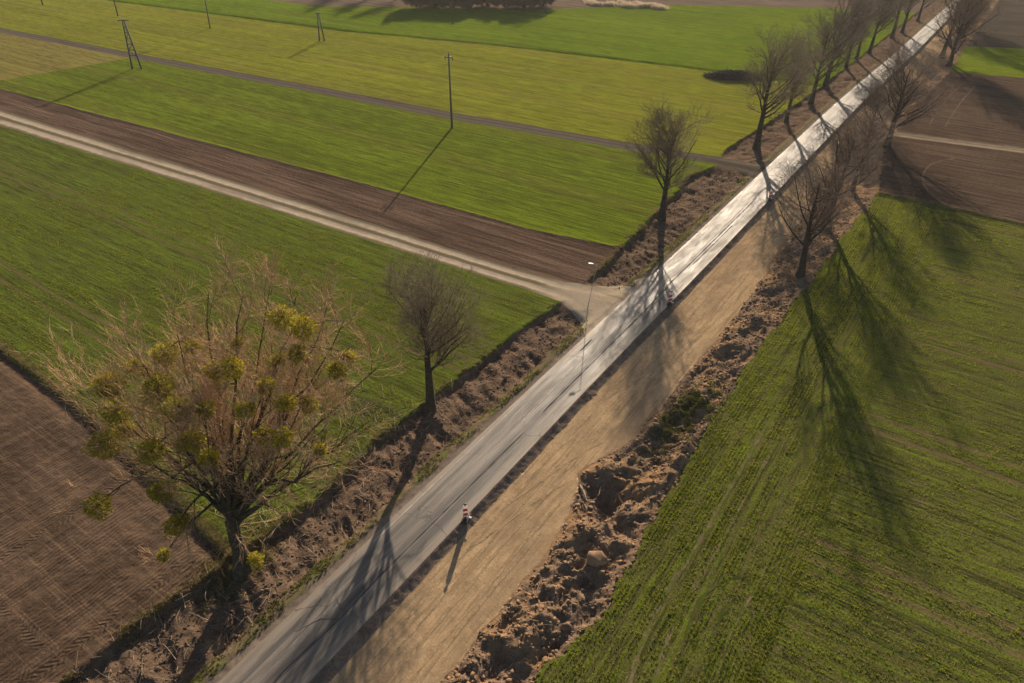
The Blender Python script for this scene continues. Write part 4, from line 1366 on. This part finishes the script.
def bevel(o, w=0.01, seg=2):
    b_ = o.modifiers.new('bevel', 'BEVEL'); b_.width = w; b_.segments = seg


def cyl(p0, p1, r0, r1, n=16, caps=True):
    v, f = tubes(np.array([[p0, p1]], float), np.array([[r0, r1]], float), n)
    f = f.tolist()
    if caps:
        f += [list(range(n))[::-1], [n + i for i in range(n)]]
    return v, f


def marker(px, py, label, sc=1.0):
    p = at(px, py, -0.35)
    s_, t_ = xy2st(p[0], p[1])
    z = float(height(s_ * np.ones(1), t_ * np.ones(1))[0])
    e = empty('marker_board', (p[0], p[1], z + 0.02), -0.25)
    e.scale = (sc,) * 3
    o = mesh_obj('base', *join([box((0, 0.0, 0.06), (0.46, 0.85, 0.12)), box((0, 0, 0.15), (0.26, 0.5, 0.07))]), RUB, e); bevel(o, 0.02)
    o = mesh_obj('foot_plate', *join([box((0.28, 0.10, 0.135), (0.18, 0.14, 0.03))]), WHT, e); bevel(o, 0.005)
    # board outline, slim with rounded top
    wd, h0, h1, th = 0.17, 0.24, 1.32, 0.035
    an = np.linspace(0, np.pi, 11)
    out = [(-wd, h0), (wd, h0)] + [(wd * math.cos(a), h1 - wd + wd * math.sin(a) + 0.0) for a in an]
    n = len(out)
    V = [(x, -th / 2, z_) for x, z_ in out] + [(x, th / 2, z_) for x, z_ in out]
    F = [list(range(n)), [n + i for i in range(n)][::-1]] + [[i, n + i, n + (i + 1) % n, (i + 1) % n] for i in range(n)]
    bd = mesh_obj('board', np.array(V), F, WHT, e)
    # slanted red stripes on both faces, 3 mm proud
    vs, fs, k = [], [], 0
    for side in (-1, 1):
        for zc in (0.44, 0.86):
            q = [(-wd + .008, zc - 0.16), (wd - .008, zc + 0.02), (wd - .008, zc + 0.25), (-wd + .008, zc + 0.07)]
            y = side * (th / 2 + 0.003)
            vs += [(x, y, z_) for x, z_ in q]; fs.append([k, k + 1, k + 2, k + 3]); k += 4
    mesh_obj('red_stripes', np.array(vs, float), fs, RED, bd)
    cl = mesh_obj('board_clamp', *join([box((0, 0, 0.22), (0.12, 0.08, 0.10))]), DRK, e)
    lv, lf = cyl((0, -0.05, 1.43), (0, 0.05, 1.43), 0.095, 0.095)
    la = mesh_obj('warning_lamp', lv, lf, DRK, e)
    lv, lf = cyl((0, -0.075, 1.43), (0, -0.052, 1.43), 0.05, 0.08)
    mesh_obj('lens', lv, lf, YEL, la)
    mesh_obj('lamp_bracket', *join([box((0, 0, 1.325), (0.05, 0.03, 0.05))]), DRK, la)
    return tag(e, label, 'marker board', 'red and white marker boards along the pavement edge')


marker(466, 522, 'nearest red and white roadworks marker board, alone at the pavement edge in the foreground')
marker(669, 307, 'red and white roadworks marker board standing in the tree shadow opposite the sandy track')
marker(769, 202, 'farthest tiny red and white marker board opposite the grey track junction')


# ------------------------------------------------------------------ lamp post by the track
def lamp_post():
    p = at(588, 306)
    e = empty('street_lamp', (p[0], p[1], float(ground_z(p[0], p[1]))), 0.0)
    v, f = cyl((0, 0, -0.2), (0, 0, 4.7), 0.030, 0.022, 12); mesh_obj('pole', v, f, GALV, e, smooth=False)
    v, f = cyl((0, 0, -0.2), (0, 0, 0.6), 0.05, 0.045, 12); mesh_obj('pole_foot', v, f, GALV, e)
    v, f = cyl((0.03, 0, 4.66), (-0.40, -0.02, 4.76), 0.024, 0.02, 8); mesh_obj('arm', v, f, GALV, e)
    o = mesh_obj('lamp_head', *join([box((-0.62, -0.02, 4.78), (0.50, 0.16, 0.08))]), flat_mat('lamp_head', (0.62, 0.62, 0.60), 0.4), e); bevel(o, 0.03)
    o = mesh_obj('lamp_glass', *join([box((-0.64, -0.02, 4.73), (0.34, 0.12, 0.03))]), flat_mat('lamp_glass', (0.45, 0.45, 0.42), 0.2), e)
    e.rotation_euler = (0, math.radians(7), 0)
    tag(e, 'slim grey street lamp with short arm at the mouth of the sandy field track', 'street lamp')


lamp_post()


# ------------------------------------------------------------------ power line poles
def insul(p, e, par):
    v, f = cyl(p, (p[0], p[1], p[2] + 0.28), 0.055, 0.035, 8)
    mesh_obj('insulator', v, f, flat_mat('insulator', (0.30, 0.24, 0.20), 0.3), par)


def single_pole(px, py, h, label, lean=(0, 0), arm=1.6, rz=0.0, r=0.16, group='power line poles'):
    p = at(px, py)
    e = empty('power_pole', (p[0], p[1], float(ground_z(p[0], p[1]))), rz)
    v, f = cyl((0, 0, -0.3), (lean[0], lean[1], h), r * 1.15, r * 0.75, 12); mesh_obj('pole', v, f, CONC, e)
    if arm:
        o = mesh_obj('cross_arm', *join([box((lean[0], lean[1], h - 0.55), (arm, 0.10, 0.12)), box((lean[0] - arm * .42, lean[1], h - 0.8), (0.06, 0.06, 0.4)), box((lean[0] + arm * .42, lean[1], h - 0.8), (0.06, 0.06, 0.4))]), DRK, e)
        for q in (-arm * .42, arm * .42):
            insul((lean[0] + q, lean[1], h - 0.49), e, o)
        insul((lean[0], lean[1], h), e, e)
    tag(e, label, 'power pole', group)


single_pole(452, 128, 11.6, 'tall single power pole with small cross arm in the meadow by the grey track', (0.0, 0.1), 1.5, -0.4)
single_pole(210, 28, 10.5, 'slim power pole in the olive field near its upper boundary', (0.6, 0), 1.2, 0.2, 0.15)
single_pole(118, 16, 12.0, 'power pole behind the twin-legged pole on the left, its top beyond the picture', (0.4, 0), 1.4, 0.1)
single_pole(43, 5, 11.0, 'power pole at the top left corner of the picture', (0, 0), 1.2, 0.1)
single_pole(453, 24, 7.5, 'thin short pole in the bright far field', (0, 0), 0.8, 0.3, 0.10)
single_pole(546, 13, 6.0, 'short dark pole at the right end of the distant thicket', (0, 0), 0, 0.0, 0.12)


def twin_pole(px, py, h, gap, label, rz, lean=0.0, lattice=True, arm=2.2):
    p = at(px, py)
    e = empty('twin_power_pole', (p[0], p[1], float(ground_z(p[0], p[1]))), rz)
    for q in (-1, 1):
        v, f = cyl((q * gap / 2, 0, -0.3), (lean + q * 0.14, 0, h), 0.19, 0.13, 10)
        mesh_obj('leg', v, f, CONC, e)
    if lattice:
        parts = []
        zs = np.linspace(0.28, 0.86, 6)
        for i, z in enumerate(zs):
            def X(q, z): return q * gap / 2 * (1 - z) + (lean + q * 0.14) * z
            v, f = tubes(np.array([[(X(-1, z), 0, z * h), (X(1, z), 0, z * h)]]), np.array([[.09, .09]]), 5); parts.append((v, f))
            if i + 1 < len(zs):
                q = -1 if i % 2 else 1
                v, f = tubes(np.array([[(X(q, z), 0, z * h), (X(-q, zs[i + 1]), 0, zs[i + 1] * h)]]), np.array([[.08, .08]]), 5); parts.append((v, f))
        mesh_obj('brace', *join(parts), CONC, e)
    o = mesh_obj('cross_arm', *join([box((lean, 0, h - 0.15), (arm, 0.14, 0.14))]), DRK, e)
    for q in (-.45, 0, .45):
        insul((lean + q * arm, 0, h - 0.07), e, o)
    tag(e, label, 'power pole', 'power line poles')


twin_pole(137, 69, 9.7, 1.9, 'braced twin-legged concrete power pole where the meadow meets the grey track', 0.15, 0.15)
twin_pole(322, 41, 6.4, 1.3, 'small twin-legged power pole standing in the olive field', 0.0, 0.0, False, 1.2)
# ladder-like box on the braced pole's leg
print('objects', len(bpy.data.objects))
